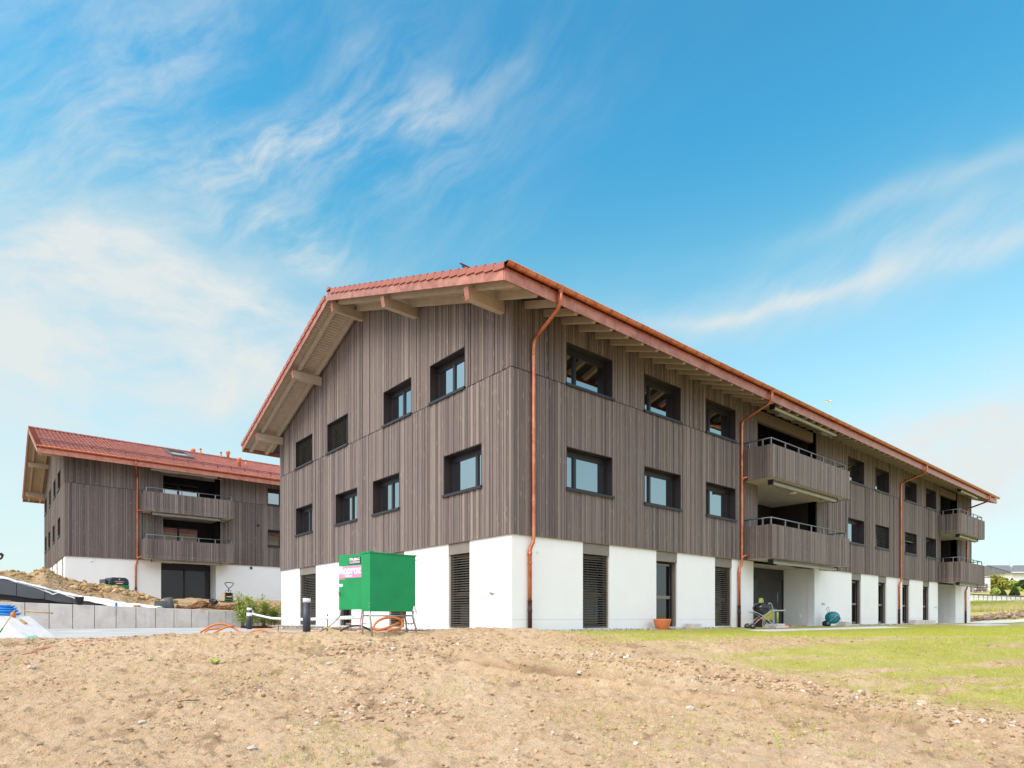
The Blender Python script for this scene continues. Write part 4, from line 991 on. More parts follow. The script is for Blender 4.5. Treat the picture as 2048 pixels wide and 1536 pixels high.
for x, z, m_ in ((11.07, 5.35, 'black'), (10.6, 2.33, 'black')):
    q = MB(); q.lathe([(.09, 0), (.09, .03), (.05, .05)], n=14, M=Matrix.Translation((x, -.02 if z < 2.4 else -.07, z)) @ Matrix.Rotation(PI/2, 4, 'X')); q.build('air_vent', M[m_], REARB)
q = MB(); q.lathe([(.07, 0), (.07, .05), (.03, .07)], n=12, M=Matrix.Translation((1.3, 0, 2.28)) @ Matrix.Rotation(PI/2, 4, 'X')); q.build('wall_sensor', M['white_plastic'], REARB)

# ---------------------------------------------------------------- green site cabinet
CB = thing('site_cabinet', 'bright green power cabinet standing on galvanised legs, its door swung open', 'cabinet', (-4.35, -.55, 0), .063)
q = MB(); q.box(0, 1.15, 0, .36, .43, 1.655); bevel(q.build('body', M['green_paint'], CB), .006)
q = MB(); q.box(-.012, 1.165, -.012, .375, 1.655, 1.682); q.box(-.012, .10, -.012, .375, 1.682, 1.695); bevel(q.build('lid', M['green_paint'], CB), .005)
q = MB(); q.tube(smoothpath([(1.10, .1, 1.66), (1.17, .05, 1.70), (1.24, .02, 1.64), (1.22, .05, 1.58), (1.16, .1, 1.60)], 5), .007, 6); q.build('lifting_eye', M['galv'], CB)
for lx, ly, dx in ((.02, .03, -.0), (.02, .33, -.05), (1.10, .03, .04), (1.10, .33, .0)):
    q = MB(); g_ = gz(-4.35+lx, -.55+ly)-.05; q.tube([(lx, ly, .45), (lx, ly, .30), (lx+dx+.03, ly, .10), (lx+dx+.06, ly, g_)], .022, 8); q.build('leg', M['galv'], CB)
for a, b in (((.02, .03, .34), (1.10, .03, .34)), ((.02, .33, .34), (1.10, .33, .34)), ((.02, .03, .17), (.02, .33, .17)), ((1.12, .03, .17), (1.12, .33, .17)), ((.75, .03, .17), (1.12, .03, .17))):
    q = MB(); q.tube([a, b], .018 if a[2] > .3 else .010, 8); q.build('crossbar', M['galv'], CB)
for k, (x, z) in enumerate(((-.008, .60), (-.008, .53))):
    q = MB(); q.lathe([(.012, 0), (.012, .006)], n=8, M=Matrix.Translation((-.001, .03, z)) @ Matrix.Rotation(-PI/2, 4, 'Y')); q.build('bolt', M['galv'], CB)
Hx, Hy = Vector((-4.27+4.35, -.04+.55)), Vector((-4.45+4.35, .71+.55)); dl = (Hy-Hx); Ld = dl.length; ang = math.atan2(dl.y, dl.x)-.063
MD = Matrix.Rotation(-.063, 4, 'Z') @ Matrix.Translation((Hx.x, Hx.y, 0)) @ Matrix.Rotation(math.atan2(dl.y, dl.x), 4, 'Z')
q = MB(); q.box(0, Ld, -.02, .02, .475, 1.69, M=MD); door = bevel(q.build('door', M['green_paint'], CB), .004)
def on_door(u0, u1, z0, z1, dpt=.006):                   # a sheet on the face of the door that looks out to the field
    q = MB(); q.box(u0, u1, .02, .02+dpt, z0, z1, M=MD); return q
def lettering(txt, size, u_right, z, off, matl, parent, bold=.0):
    c = bpy.data.curves.new('lettering', 'FONT'); c.body = txt; c.size = size; c.extrude = .002; c.offset = bold; c.align_x = 'LEFT'
    o = bpy.data.objects.new('lettering', c); COL.objects.link(o); dg = bpy.context.evaluated_depsgraph_get(); me = bpy.data.meshes.new_from_object(o.evaluated_get(dg)); bpy.data.objects.remove(o)
    me.transform(MD @ Matrix.Translation((u_right, .02+off, z)) @ Matrix.Rotation(PI, 4, 'Z') @ Matrix.Rotation(PI/2, 4, 'X')); me.materials.clear(); me.materials.append(matl); return obj('lettering', me, None, parent)
sg = on_door(.0, Ld-.005, 1.175, 1.435).build('sign_plate', M['pink'], door)
lettering('Roproz', .245, Ld-.02, 1.265, .0085, M['white_plastic'], sg, .007); lettering('Romont', .068, Ld-.24, 1.195, .0085, M['white_plastic'], sg, .001)
sb = on_door(.02, Ld-.36, 1.47, 1.62).build('maker_plate', M['black'], door)
lettering('RUBAG', .085, Ld-.44, 1.545, .0085, M['white_plastic'], sb, .002)
for z in (1.49, 1.515): on_door(.05, Ld-.38, z, z+.010, .0075).build('print_line', M['white_plastic'], sb)
for z in (1.545, 1.565, 1.585, 1.60): on_door(Ld-.43, Ld-.37, z, z+.009, .0075).build('print_line', M['white_plastic'], sb)
on_door(Ld-.22, Ld-.01, 1.145, 1.165).build('yellow_label', M['raw_wood'], door); on_door(Ld-.14, Ld-.01, .985, 1.045).build('white_label', M['white_plastic'], door)
q = MB(); q.box(Ld-.05, Ld-.01, .02, .045, .80, .90, M=MD); q.tube([MD @ Vector((Ld-.03, .04, .85)), MD @ Vector((Ld-.03, .075, .85)), MD @ Vector((Ld-.09, .08, .83))], .012, 8); q.build('handle', M['galv'], door)
q = MB(); q.add([(1.06, -.012, .46), (1.15, -.03, .36), (1.18, -.01, .30), (1.21, .0, .40), (1.16, -.016, .53), (1.09, -.013, .56)], [(0, 1, 2, 3, 4, 5)]); q.build('torn_tape_end', M['white_plastic'], CB)

def cable(name, pts, r, matl, label, cat, n=6, k=8):
    q = MB(); q.tube(smoothpath(pts, n), r, k); return tag(q.build(name, matl), label, cat)
cable('orange_hose', [(-3.5, -.35, .45), (-3.46, -.4, .33), (-3.60, -.52, .22), (-3.90, -.66, .12), (-4.20, -.72, .045), (-4.30, -.70, .05), (-4.32, -.66, .12), (-4.18, -.62, .24), (-3.95, -.60, .30), (-3.72, -.60, .28), (-3.62, -.62, .19), (-3.68, -.68, .10), (-3.85, -.74, .05), (-4.05, -.8, .03)], .028, M['orange'], 'loop of orange corrugated hose hanging below the green cabinet', 'hose')
def on_gr(pts, lift=.02): return [(x, y, gz(x, y)+lift+h) for x, y, h in pts]
hz = [(-6.45, 4.05, .0), (-6.30, 3.85, .10), (-6.18, 3.80, .19), (-6.05, 3.72, .21), (-5.92, 3.66, .17), (-5.80, 3.60, .09), (-5.70, 3.50, .0)]
cable('orange_hose', [(-6.52, 4.05, -.06), (-6.38, 3.98, .04), (-6.27, 3.90, .11), (-6.15, 3.82, .145), (-6.02, 3.75, .13), (-5.90, 3.66, .07), (-5.78, 3.52, -.03), (-5.74, 3.45, -.07)], .025, M['orange'], 'stiff orange conduit arching out of the soil at the pavement edge', 'hose')
cable('orange_hose', [(-6.30, 3.75, -.08), (-6.20, 3.70, -.02), (-6.05, 3.66, .06), (-5.90, 3.62, .095), (-5.86, 3.66, .10), (-5.92, 3.72, .085), (-6.12, 3.80, .04), (-6.35, 3.86, .015), (-6.45, 3.88, -.04)], .024, M['orange'], 'second orange conduit crossing under the arching one', 'hose')
cable('orange_hose', on_gr([(-6.0, 2.40, -.05), (-5.85, 2.30, .01), (-5.7, 2.17, .03), (-5.55, 2.05, .01), (-5.42, 1.92, -.05)]), .024, M['orange'], 'short orange hose half buried in soil left of the grey bollard', 'hose')
cable('power_cable', [(-4.45, 2.2, -.09), (-4.42, 1.85, -.03), (-4.40, 1.3, .12), (-4.38, .9, .30), (-4.36, .62, .50)], .010, M['black'], 'thin dark cable running up to the open cabinet door', 'cable')
cable('power_cable', [(-4.62, .30, .0), (-4.52, .22, .08), (-4.40, .12, .12), (-4.25, .02, .11), (-4.12, -.08, .03), (-4.08, -.12, -.02)], .020, M['black'], 'thick black cable arching over soil behind the cabinet legs', 'cable')
cable('power_cable', [(-4.37, -.22, .44), (-4.40, -.25, .33), (-4.44, -.28, .18), (-4.46, -.30, .03)], .010, M['red'], 'red cable hanging from the green cabinet beside its left leg', 'cable')
cable('power_cable', [(-3.42, -.35, .42), (-3.4, -.38, .25), (-3.33, -.42, .14), (-3.26, -.45, .17), (-3.22, -.47, .28)], .007, M['black'], 'thin black wires dangling under the right end of the cabinet', 'cable')
cable('marking_cord', on_gr([(-10.9, 2.1, 0), (-10.3, 2.3, 0), (-9.86, 2.39, 0), (-9.55, 2.55, 0), (-9.3, 2.68, 0), (-9.01, 2.74, 0), (-8.7, 2.66, 0), (-8.45, 2.62, -.02)], .004), .007, mat('red cable sheath', (.62,.10,.07), .6), 'red cable lying across the bare soil at far left', 'cable')
cable('marking_cord', on_gr([(-8.1, 3.35, -.02), (-7.8, 3.30, 0), (-7.5, 3.2, .01), (-7.2, 3.15, -.02)], .006), .009, M['orange'], 'short orange-red cable end emerging at the crest of the soil', 'cable')
q = MB(); q.box(-.30, .32, -.22, .22, -.012, .012, M=Matrix.Rotation(.12, 4, 'Y')); tag(q.build('plywood_board', M['raw_wood'], None, (-4.18, 1.28, .035)), 'small plywood board lying tilted on the soil left of the cabinet', 'board')

# ---------------------------------------------------------------- bollard lights, stakes and tape
def bollard(loc, label):
    t = thing('bollard_light', label, 'bollard', loc, 0, 'bollard lights beside the pavement')
    q = MB(); q.lathe([(.105, -.1), (.105, .845)], n=24); q.build('post', M['bollard_paint'], t)
    q = MB(); q.lathe([(.107, .962), (.107, .992), (.100, 1.0), (.02, 1.0)], n=24); q.build('cap', M['bollard_paint'], t)
    q = MB(); q.lathe([(.103, .846), (.103, .961)], n=24); q.build('lamp_glass', M['clear'], t)
    q = MB(); q.lathe([(.085, .846), (.106, .85), (.03, .955), (.106, .961)], n=24)
    return t
bollard((-3.80, 4.21, -.13), 'dark grey bollard light with clear lamp head, nearer to the cabinet')
b2 = bollard((-1.79, 15.6, -.22), 'dark grey bollard light wrapped in white barrier tape beside the shrubs')
q = MB(); q.lathe([(.108, .60), (.111, .61), (.111, .735), (.108, .74)], n=20); q.tube([(.10, -.05, .72), (.14, -.04, .80), (.12, -.03, .86), (.17, -.03, .74)], .022, 6); q.build('wound_tape', M['white_plastic'], b2)
for (x, y), h, top in (((-2.33, 10.56), .56, 0), ((-3.35, 3.9), .45, 1)):
    q = MB(); z = gz(x, y) if not top else -.1; q.tube([(x, y, z-.2), (x+.01, y, z+h)], .016, 6); q.tube([(x+.01, y, z+h), (x+.01, y, z+h+.05)], .017, 6)
    tag(q.build('marker_stake', M['twig']), 'rusty marker stake holding the white tape '+('beside the plywood board' if top else 'between the bollards'), 'stake', 'stakes holding the barrier tape')
def ribbon(name, pts, wd, label):
    P = smoothpath(pts, 10); q = MB(); n = len(P)
    for i, p in enumerate(P):
        tw = .25*math.sin(i*.45); q.v += [(p.x-.0, p.y+tw*wd*.3, p.z-wd/2), (p.x, p.y-tw*wd*.3, p.z+wd/2)]; q.t += [.5, .5]
    q.f = [(2*i, 2*i+2, 2*i+3, 2*i+1) for i in range(n-1)]; q.mi = [0]*(n-1); q.sm = [True]*(n-1)
    o = q.build(name, M['white_plastic']); s = o.modifiers.new('thickness', 'SOLIDIFY'); s.thickness = .004; return tag(o, label, 'tape')
ribbon('barrier_tape', [(-1.70, 15.5, .47), (-1.85, 13.8, .37), (-2.1, 12.0, .29), (-2.33, 10.56, .27), (-2.6, 8.5, .25), (-3.0, 6.0, .25), (-3.36, 3.9, .29), (-3.9, 2.0, .29), (-4.36, -.2, .31)], .085, 'white barrier tape strung from the far bollard past stakes to the cabinet')

# ---------------------------------------------------------------- left foreground: stair wall with tools
RWL = thing('stair_wall', 'pale concrete stair cheek wall with sloping top at left edge', 'wall', (-10.19, 8.29, -.3), .0)
# runs from the left towards the right-hand low end, parallel to the picture edge
u = Vector((RT[0], RT[1], 0)); v_ = Vector((FW[0], FW[1], 0))
def lp(r, d, z): p = XY(r, d); return (p[0]+10.19, p[1]-8.29, z+.3)
d0, d1 = 15.7, 16.35
vs = [lp(-14.6, d0, -.7), lp(-12.35, d0, -.7), lp(-12.35, d0, -.34), (lp(-12.98, d0, .34)), lp(-14.6, d0, .34), lp(-14.6, d1, -.7), lp(-12.05, d1, -.7), lp(-12.05, d1, -.20), lp(-12.72, d1, .34), lp(-14.6, d1, .34)]
vs[2] = lp(-12.32, d0, -.20)
q = MB(); q.add(vs, [(0, 1, 2, 3, 4), (9, 8, 7, 6, 5), (1, 6, 7, 2), (2, 7, 8, 3), (3, 8, 9, 4), (0, 4, 9, 5)]); q.build('cheek', M['pale_concrete'], RWL)
q = MB(); a = lp(-13.9, d0-.35, -.33); vs = [lp(-14.6, d0-.5, -.6), lp(-12.98, d0-.5, -.6), lp(-12.98, d0-.5, -.215), lp(-14.6, d0-.5, -.20), lp(-14.6, d0-.01, -.6), lp(-12.98, d0-.01, -.6), lp(-12.98, d0-.01, -.215), lp(-14.6, d0-.01, -.20)]
q.add(vs, [(0, 1, 2, 3), (3, 2, 6, 7), (1, 5, 6, 2)]); q.build('step', M['pale_concrete'], RWL)
def P3(r, d, z): x, y = XY(r, d); return Vector((x, y, z))
# coiled blue hose
q = MB(); pts = []
for i in range(9*16):
    t = i/16; a = 2*PI*t; lay = t/9; r_ = .46+.05*math.sin(t*2.3)-.12*lay
    c = P3(-13.35+.03*math.sin(t*1.7), 16.15, .37+.028*t+.012*math.sin(3*a)); pts.append((c.x+r_*math.cos(a)*RT[0]+r_*.62*math.sin(a)*FW[0], c.y+r_*math.cos(a)*RT[1]+r_*.62*math.sin(a)*FW[1], c.z))
q.tube(pts, .020, 6); tag(q.build('hose_coil', M['blue']), 'coil of bright blue hose piled on the pale stair wall', 'hose')
q = MB(); c = P3(-12.86, 16.0, .28); q.lathe([(.055, 0), (.058, .14), (.056, .145), (.050, .02)][:3]+[(.048, .16), (.02, .16)], (0, 0, 0), 16); bk_ = q.build('bucket', M['orange'], None, (c.x, c.y, c.z)); tag(bk_, 'small orange tub upside down on the sloping wall top', 'bucket')
q = MB(); c = P3(-12.66, 16.05, .185); q.box(-.09, .09, -.05, .05, -.015, .035); sp = bevel(q.build('sponge', M['raw_wood'], None, (c.x, c.y, c.z)), .012); sp.rotation_euler = (0, .55, -.6); tag(sp, 'yellow grouting float on the slope below the orange tub', 'tool')
BRM = thing('broom', 'broom with wooden handle and green grip leaning on the stair wall', 'broom', tuple(P3(-12.72, 15.25, -.26)))
a = Vector((0, 0, .0)); tpv = P3(-12.46, 15.55, .49)-P3(-12.72, 15.25, -.26)
q = MB(); q.tube([tpv*.14, tpv], .014, 8); q.build('handle', M['raw_wood'], BRM)
q = MB(); q.tube([tpv*.26, tpv*.40], .017, 8); q.build('grip', mat('green grip tape', (.02,.22,.09), .6), BRM)
q = MB(); q.lathe([(.075, -.06), (.075, .02), (.06, .07), (.03, .10), (.02, .16)], (0, 0, 0), 12); q.build('brush_head', mat('straw bristles', (.50,.30,.10), .9, 0, .2, None, (60, .8, .02)), BRM)
q = MB(); a = P3(-13.1, 16.7, .48); b = P3(-12.50, 16.9, .42); q.tube([a, b], .022, 8); tag(q.build('wooden_pole', M['raw_wood']), 'short wooden pole resting behind the broom on blue hose', 'pole')
q = MB(); c = P3(-11.98, 15.5, -.20); q.blob((0, 0, 0), (.13, .10, .07), 4, 2, .5, 0, .3); tag(q.build('plastic_bag', mat('mint plastic bag', (.25,.62,.45), .4), None, tuple(c)), 'crumpled mint green bag at the low end of the stair wall', 'bag')

# ---------------------------------------------------------------- on and behind the retaining wall
BKT = thing('mortar_bucket', 'black mortar bucket with tools on the retaining wall', 'bucket', (-7.28, 22.10, wall_top(-7.28)))
q = MB(); q.lathe([(.13, 0), (.175, .33), (.185, .335), (.185, .36), (.165, .36), (.12, .05)], (0, 0, 0), 18); q.build('tub', M['black'], BKT)
q = MB(); q.tube(smoothpath([(-.18, 0, .33), (-.10, -.03, .42), (.05, -.03, .46), (.18, 0, .33)], 5), .007, 6); q.build('bail', M['black'], BKT)
q = MB(); q.box(-.42, -.02, -.06, .06, .36, .375, M=Matrix.Rotation(-.08, 4, 'Y')); tag(q.build('trowel', mat('yellow tool paint', (.75,.55,.06), .5), None, (-7.30, 22.2, wall_top(-7.28)+.03)), 'yellow bladed float across the black mortar bucket', 'tool')
q = MB(); q.lathe([(.055, 0), (.055, .15), (.045, .16), (.045, .18)], (0, 0, 0), 14); tag(q.build('can', M['blue'], None, (-5.85, 22.08, wall_top(-5.85))), 'small blue can standing on the retaining wall', 'can')
q = MB(); q.blob((0, 0, .05), (.16, .08, .07), 9, 2); tag(q.build('stone', M['bank_clod'], None, (-5.0, 22.10, wall_top(-5.0))), 'lone tan stone lying on the retaining wall top', 'stone')
ML = Matrix.Rotation(-.17, 4, 'Y')
q = MB(); q.lathe([(.20, 0), (.20, .62), (.17, .625), (.17, .60), (.02, .60)], (0, 0, 0), 20, .5, 0, ML); tag(q.build('membrane_roll', M['slate'], None, (-3.50, 22.38, .70)), 'upright dark grey roll of drainage membrane leaning on the retaining wall', 'roll')
q = MB(); q.box(-.26, .26, -.02, .02, 0, .40, M=Matrix.Rotation(.25, 4, 'X')); tag(q.build('drainage_sheet', mat('grey-green foam sheet', (.13,.15,.15), .8), None, (-3.97, 22.33, .76)), 'grey foam sheet standing beside the membrane roll', 'sheet')
# mini excavator: only its rear shows above the heap
ex = thing('mini_excavator', 'green and black compact excavator, its rear showing over the earth heap', 'excavator', (-5.07, 28.2, 1.42), .2)
q = MB(); q.prism([(-.52, .45), (.52, .45), (.52, .72), (-.52, .72)], 1, -.55, .6); bevel(q.build('counterweight', M['green_paint'], ex), .06)
q = MB(); q.prism([(-.50, .722), (.50, .722), (.46, .98), (.33, 1.10), (-.33, 1.10), (-.46, .98)], 1, -.58, .40); hd = bevel(q.build('engine_hood', M['bollard_paint'], ex), .04)
q = MB(); q.box(-.19, .19, -.587, -.58, .745, .805); lb = q.build('sign_plate', M['red'], hd)
q = MB(); q.box(-.15, .15, -.592, -.587, .76, .79); q.build('lettering', M['white_plastic'], lb)
q = MB(); q.box(-.23, .23, -.587, -.58, .855, .895); q.build('print_band', mat('faded yellow print', (.45,.38,.2), .6), hd)
q = MB(); q.lathe([(.03, 0), (.03, .012)], n=10, M=Matrix.Translation((0, -.585, .99)) @ Matrix.Rotation(PI/2, 4, 'X')); q.build('lamp', M['white_plastic'], hd)
q = MB(); q.box(-.60, -.53, -.3, .55, .5, 1.0); q.build('side_panel', M['bollard_paint'], ex)
for x in (-.42, .42):
    q = MB(); q.prism([(-.75, .0), (.75, .0), (.85, .2), (.7, .38), (-.7, .38), (-.85, .2)], 0, x-.13, x+.13); q.build('track', M['black'], ex)
q = MB(); q.box(-.12, .12, .6, .9, .5, .75); q.tube([(0, .8, .7), (.0, 1.4, 1.3 if False else .9), (0, 1.8, .6)], .07, 6); q.build('boom', M['green_paint'], ex)
# plate compactor
pc = thing('plate_compactor', 'vibrating plate compactor with black guide handle in front of white wall', 'compactor', (-.14, 24.75, 1.17), .1)
q = MB(); q.prism([(-.28, 0.), (.28, 0.), (.33, .06), (.33, .08), (-.33, .08), (-.33, .06)], 1, -.3, .3); q.build('base_plate', mat('rusty steel', (.14,.075,.05), .8), pc)
q = MB(); q.prism([(-.22, .09), (.22, .09), (.20, .50), (.14, .55), (-.14, .55), (-.20, .50)], 1, -.2, .22); bevel(q.build('engine_cover', M['black'], pc), .03)
q = MB(); q.box(-.24, .24, -.215, -.20, .12, .20); q.build('green_band', M['green_paint'], pc)
q = MB(); q.box(-.17, .17, -.215, -.203, .28, .36); q.build('sign_plate', M['red'], pc); q = MB(); q.box(-.13, .13, -.222, -.216, .30, .34); q.build('lettering', M['white_plastic'], pc)
q = MB(); q.box(-.235, -.20, -.18, .2, .09, .55); q.box(.20, .235, -.18, .2, .09, .55); q.build('side_guard', mat('tan guard', (.42,.31,.16), .7), pc)
q = MB(); q.tube(smoothpath([(-.12, -.1, .55), (-.14, -.12, .66), (0, -.14, .70), (.14, -.12, .66), (.12, -.1, .55)], 5), .014, 6); q.build('lift_bar', M['black'], pc)
q = MB(); q.tube([(0, -.12, .6), (0, -.2, .82)], .03, 6); q.tube(smoothpath([(0, -.2, .80), (-.10, -.21, .86), (-.22, -.23, 1.02), (-.22, -.24, 1.09), (-.06, -.25, 1.11), (.06, -.25, 1.11), (.22, -.24, 1.09), (.22, -.23, 1.02), (.10, -.21, .86), (0, -.2, .80)], 5), .022, 6); q.build('guide_handle', M['black'], pc)
q = MB(); q.blob((0, 0, .08), (.24, .15, .14), 6, 2, .5, 0, .5); tag(q.build('tarpaulin', M['bollard_paint'], None, (-.80, 25.0, 1.14)), 'small crumpled dark tarpaulin left of the plate compactor', 'tarpaulin')
# end of a machine arm that reaches in from the left
bm_ = thing('excavator_arm', 'black machine arm with yellow-green mark entering at the left edge', 'excavator arm', tuple(P3(-25.2, 30, 3.3)), 0)
def lb_(r, z): return (r*RT[0], r*RT[1], z)
q = MB(); q.tube([lb_(-.9, .25), lb_(-.3, .18), lb_(.35, .12), lb_(.60, .02)], [.10, .10, .07, .05], 8); q.build('arm', M['black'], bm_)
q = MB(); q.tube(smoothpath([lb_(-.9, -.25), lb_(.1, -.22), lb_(.48, -.14), lb_(.56, .02), lb_(.50, .12)], 5), .045, 8); q.build('hydraulic_hose', M['black'], bm_)
q = MB(); q.tube([lb_(-.4, .11), lb_(.12, .08)], .085, 8); q.build('coloured_band', mat('yellow-green paint', (.45,.62,.02), .5), bm_)

# ---------------------------------------------------------------- shrubs by the wall
def leafcloud(mb_v, mb_t, rg, centers, n, size, spread):
    for c, s in centers: pass
def shrub(loc, h, wd, stems, nleaf, seed, label, lean=.18, group='young shrubs in the bark bed'):
    t = thing('shrub', label, 'shrub', loc, 0, group); rg = np.random.default_rng(seed); st = MB(); pts = []
    for i in range(stems):
        a = rg.random()*2*PI; hh = h*(.62+.38*rg.random()); l = lean*hh*(.4+rg.random()); b0 = (.07*rg.normal(), .07*rg.normal())
        P = [Vector((b0[0]+l*math.cos(a)*(k/6)**1.3+.02*rg.normal(), b0[1]+l*math.sin(a)*(k/6)**1.3+.02*rg.normal(), hh*k/6)) for k in range(7)]
        st.tube(P, [.013-.0016*k for k in range(7)], 5)
        for j in range(nleaf//stems):
            f = .16+.84*rg.random()**.8; k = min(int(f*6), 5); q = P[k].lerp(P[k+1], f*6-k); w_ = wd*(1-f*.65); pts.append((q.x+rg.normal()*w_, q.y+rg.normal()*w_, q.z+rg.normal()*.05, f))
    st.build('stem', M['twig'], t)
    P = np.array(pts); n = len(P); a = rg.random(n)*2*PI; ln = .055+.05*rg.random(n); wl = ln*.34; el_ = (rg.random(n)-.25)*1.3
    dx, dy, dz_ = np.cos(a)*np.cos(el_), np.sin(a)*np.cos(el_), np.sin(el_); sx, sy = -np.sin(a), np.cos(a); c = P[:, :3]; D = np.stack([dx, dy, dz_], 1); S = np.stack([sx, sy, .4*(rg.random(n)-.5)], 1)
    V = np.stack([c, c+D*ln[:, None]*.5+S*wl[:, None], c+D*ln[:, None], c+D*ln[:, None]*.5-S*wl[:, None]], 1).reshape(-1, 3)
    tn = np.clip(.25+.5*P[:, 3]+.3*(rg.random(n)-.5), 0, 1)
    obj('foliage', npmesh('foliage', V, np.arange(4*n).reshape(n, 4), M['leaf'], {'tone': np.repeat(tn, 4)}), None, t); return t
shrub((-.55, 20.5, -.17), 1.85, .24, 10, 3000, 1, 'tall bright green shrub at left end of the bark bed')
shrub((-.75, 18.7, -.17), 1.45, .24, 9, 2500, 2, 'bushy green shrub directly behind the taped bollard')
shrub((.35, 20.2, -.17), 1.65, .24, 10, 2600, 3, 'loose green shrub right of the taped bollard')
shrub((1.05, 21.0, -.17), 1.25, .22, 7, 2200, 4, 'small sparse shrub low against the retaining wall')
shrub((1.85, 21.2, -.17), 2.0, .20, 8, 2300, 5, 'tall narrow shrub with a pointed tip near the white corner')
shrub((2.75, 21.3, -.17), 1.7, .20, 7, 1900, 6, 'shrub half hidden behind the white building corner')

# ---------------------------------------------------------------- a few plants and stones on the soil
def weed(x, y, h, n, seed, label, col):
    t = thing('weed', label, 'weed', (x, y, gz(x, y))); rg = np.random.default_rng(seed); q = MB()
    for i in range(n):
        a = rg.random()*2*PI; l = h*(.5+.6*rg.random()); e_ = .35+.7*rg.random(); c, s_ = math.cos(a), math.sin(a); wv = l*.30
        pts = [(0, 0, 0), (c*l*.5*math.cos(e_)-s_*wv, s_*l*.5*math.cos(e_)+c*wv, l*.55*math.sin(e_)), (c*l*math.cos(e_*.7), s_*l*math.cos(e_*.7), l*.75*math.sin(e_)), (c*l*.5*math.cos(e_)+s_*wv, s_*l*.5*math.cos(e_)-c*wv, l*.55*math.sin(e_)), (c*l*.55*math.cos(e_), s_*l*.55*math.cos(e_), l*.50*math.sin(e_))]
        q = MB(); q.add(pts, [(0, 1, 4), (1, 2, 4), (2, 3, 4), (3, 0, 4)], float(rg.random())); q.build('leaf', col[i % len(col)], t)
    return t
M['pale_leaf'] = mat('pale leaf underside', (.42,.52,.40), .7); M['lime_leaf'] = mat('lime leaf', (.30,.44,.03), .6)
weed(-7.41, -.67, .20, 7, 3, 'broad-leaved lime green weed on bare soil left of centre', [M['lime_leaf'], M['lime_leaf'], M['pale_leaf']])
weed(-8.25, .26, .10, 9, 5, 'small green weed tuft on soil at far left', [M['lime_leaf'], M['leaf']])
# thistle-like stalk near the lower right edge
tt = thing('tall_weed', 'thin bent grass stalk standing on soil at lower right', 'weed', (-3.51, -8.95, gz(-3.51, -8.95)))
q = MB(); q.tube(smoothpath([(0, 0, 0), (-.02, .01, .12), (-.05, .03, .22), (-.10, .06, .30)], 4), [.004]*13, 5); q.build('stem', M['lime_leaf'], tt)
q = MB()
for k in range(8):
    a = k*2.1; z = .08+.027*k; l = .07; q.add([(-.03*z*4, .1*z, z), (-.03*z*4+l*.5*math.cos(a), .1*z+l*.5*math.sin(a)+.012, z+.03), (-.03*z*4+l*math.cos(a), .1*z+l*math.sin(a), z+.02)], [(0, 1, 2)], k/8)
q.build('leaves', M['grass'], tt, kind='stuff')
M['pale_stone'] = mat('pale limestone', (.52,.46,.39), .9, 0, .2, None, (30, .4, .02))
sx = [((-8.92, -3.05), .045, 'white'), ((-4.9, -9.2), .04, 'white'), ((-8.1, -4.9), .05, 'cream'), ((-5.9, -2.0), .05, 'pale grey'), ((-3.0, -7.4), .06, 'pale brown'), ((-9.9, .9), .05, 'pale'), ((-7.2, -5.6), .045, 'flat white'), ((-2.9, -5.2), .05, 'whitish')]
where = ['at the lower left of the soil slope', 'at the bottom edge of the picture, right of centre', 'left of the clod patch near the lower edge', 'in the middle of the bare soil', 'between the tyre ruts at right', 'beside the red cable', 'low on the soil left of centre', 'on the rim of the upper tyre rut']
for i, (((x, y), s, cn), wh) in enumerate(zip(sx, where)):
    q = MB(); q.blob((0, 0, 0), (s*1.3, s, s*.6), i+3, 2, .9, 0, .3); tag(q.build('stone', M['pale_stone'], None, (x, y, gz(x, y)+s*.15)), cn+' stone lying '+wh, 'stone', 'loose stones on the soil')

x, y = XY(-4.64, 8.88); q = MB(); z = gz(x, y)
q.tube(smoothpath([(x-.14*RT[0], y-.14*RT[1], z+.012), (x, y, z+.03), (x+.10*RT[0]+.03, y+.10*RT[1]+.04, z+.022), (x+.16*RT[0]+.03, y+.16*RT[1]+.06, z+.03)], 5), .007, 6); tag(q.build('twig', mat('dark wet twig', (.05,.04,.035), .8)), 'dark broken twig lying on the soil at lower left', 'twig')
# ---------------------------------------------------------------- by the right facade
q = MB(); q.lathe([(.17, 0), (.20, .02), (.285, .33), (.29, .36), (.265, .36), (.25, .30), (.02, .28)], (0, 0, 0), 24); tag(q.build('plant_pot', M['terracotta'], None, (5.85, -.45, -.10)), 'empty terracotta pot against the white wall', 'plant pot')
def slab(x0, x1, y, z0, z1, label):
    q = MB(); q.box(x0, x1, y-.15, y+.15, z0, z1); tag(bevel(q.build('concrete_block', M['concrete'], None), .012), label, 'block', 'concrete blocks along the wall')
slab(7.55, 8.10, -.28, -.12, .10, 'low concrete block against the wall right of the terracotta pot')
slab(19.8, 20.45, -.28, -.12, .12, 'concrete block by the wall right of the hose reel')
slab(28.9, 31.15, -.35, -.14, .17, 'long flat concrete block near the far downpipe'); slab(31.2, 32.4, -.35, -.14, .16, 'shorter block adjoining the long flat concrete block')
tz = lambda y: -.068+.0405*y
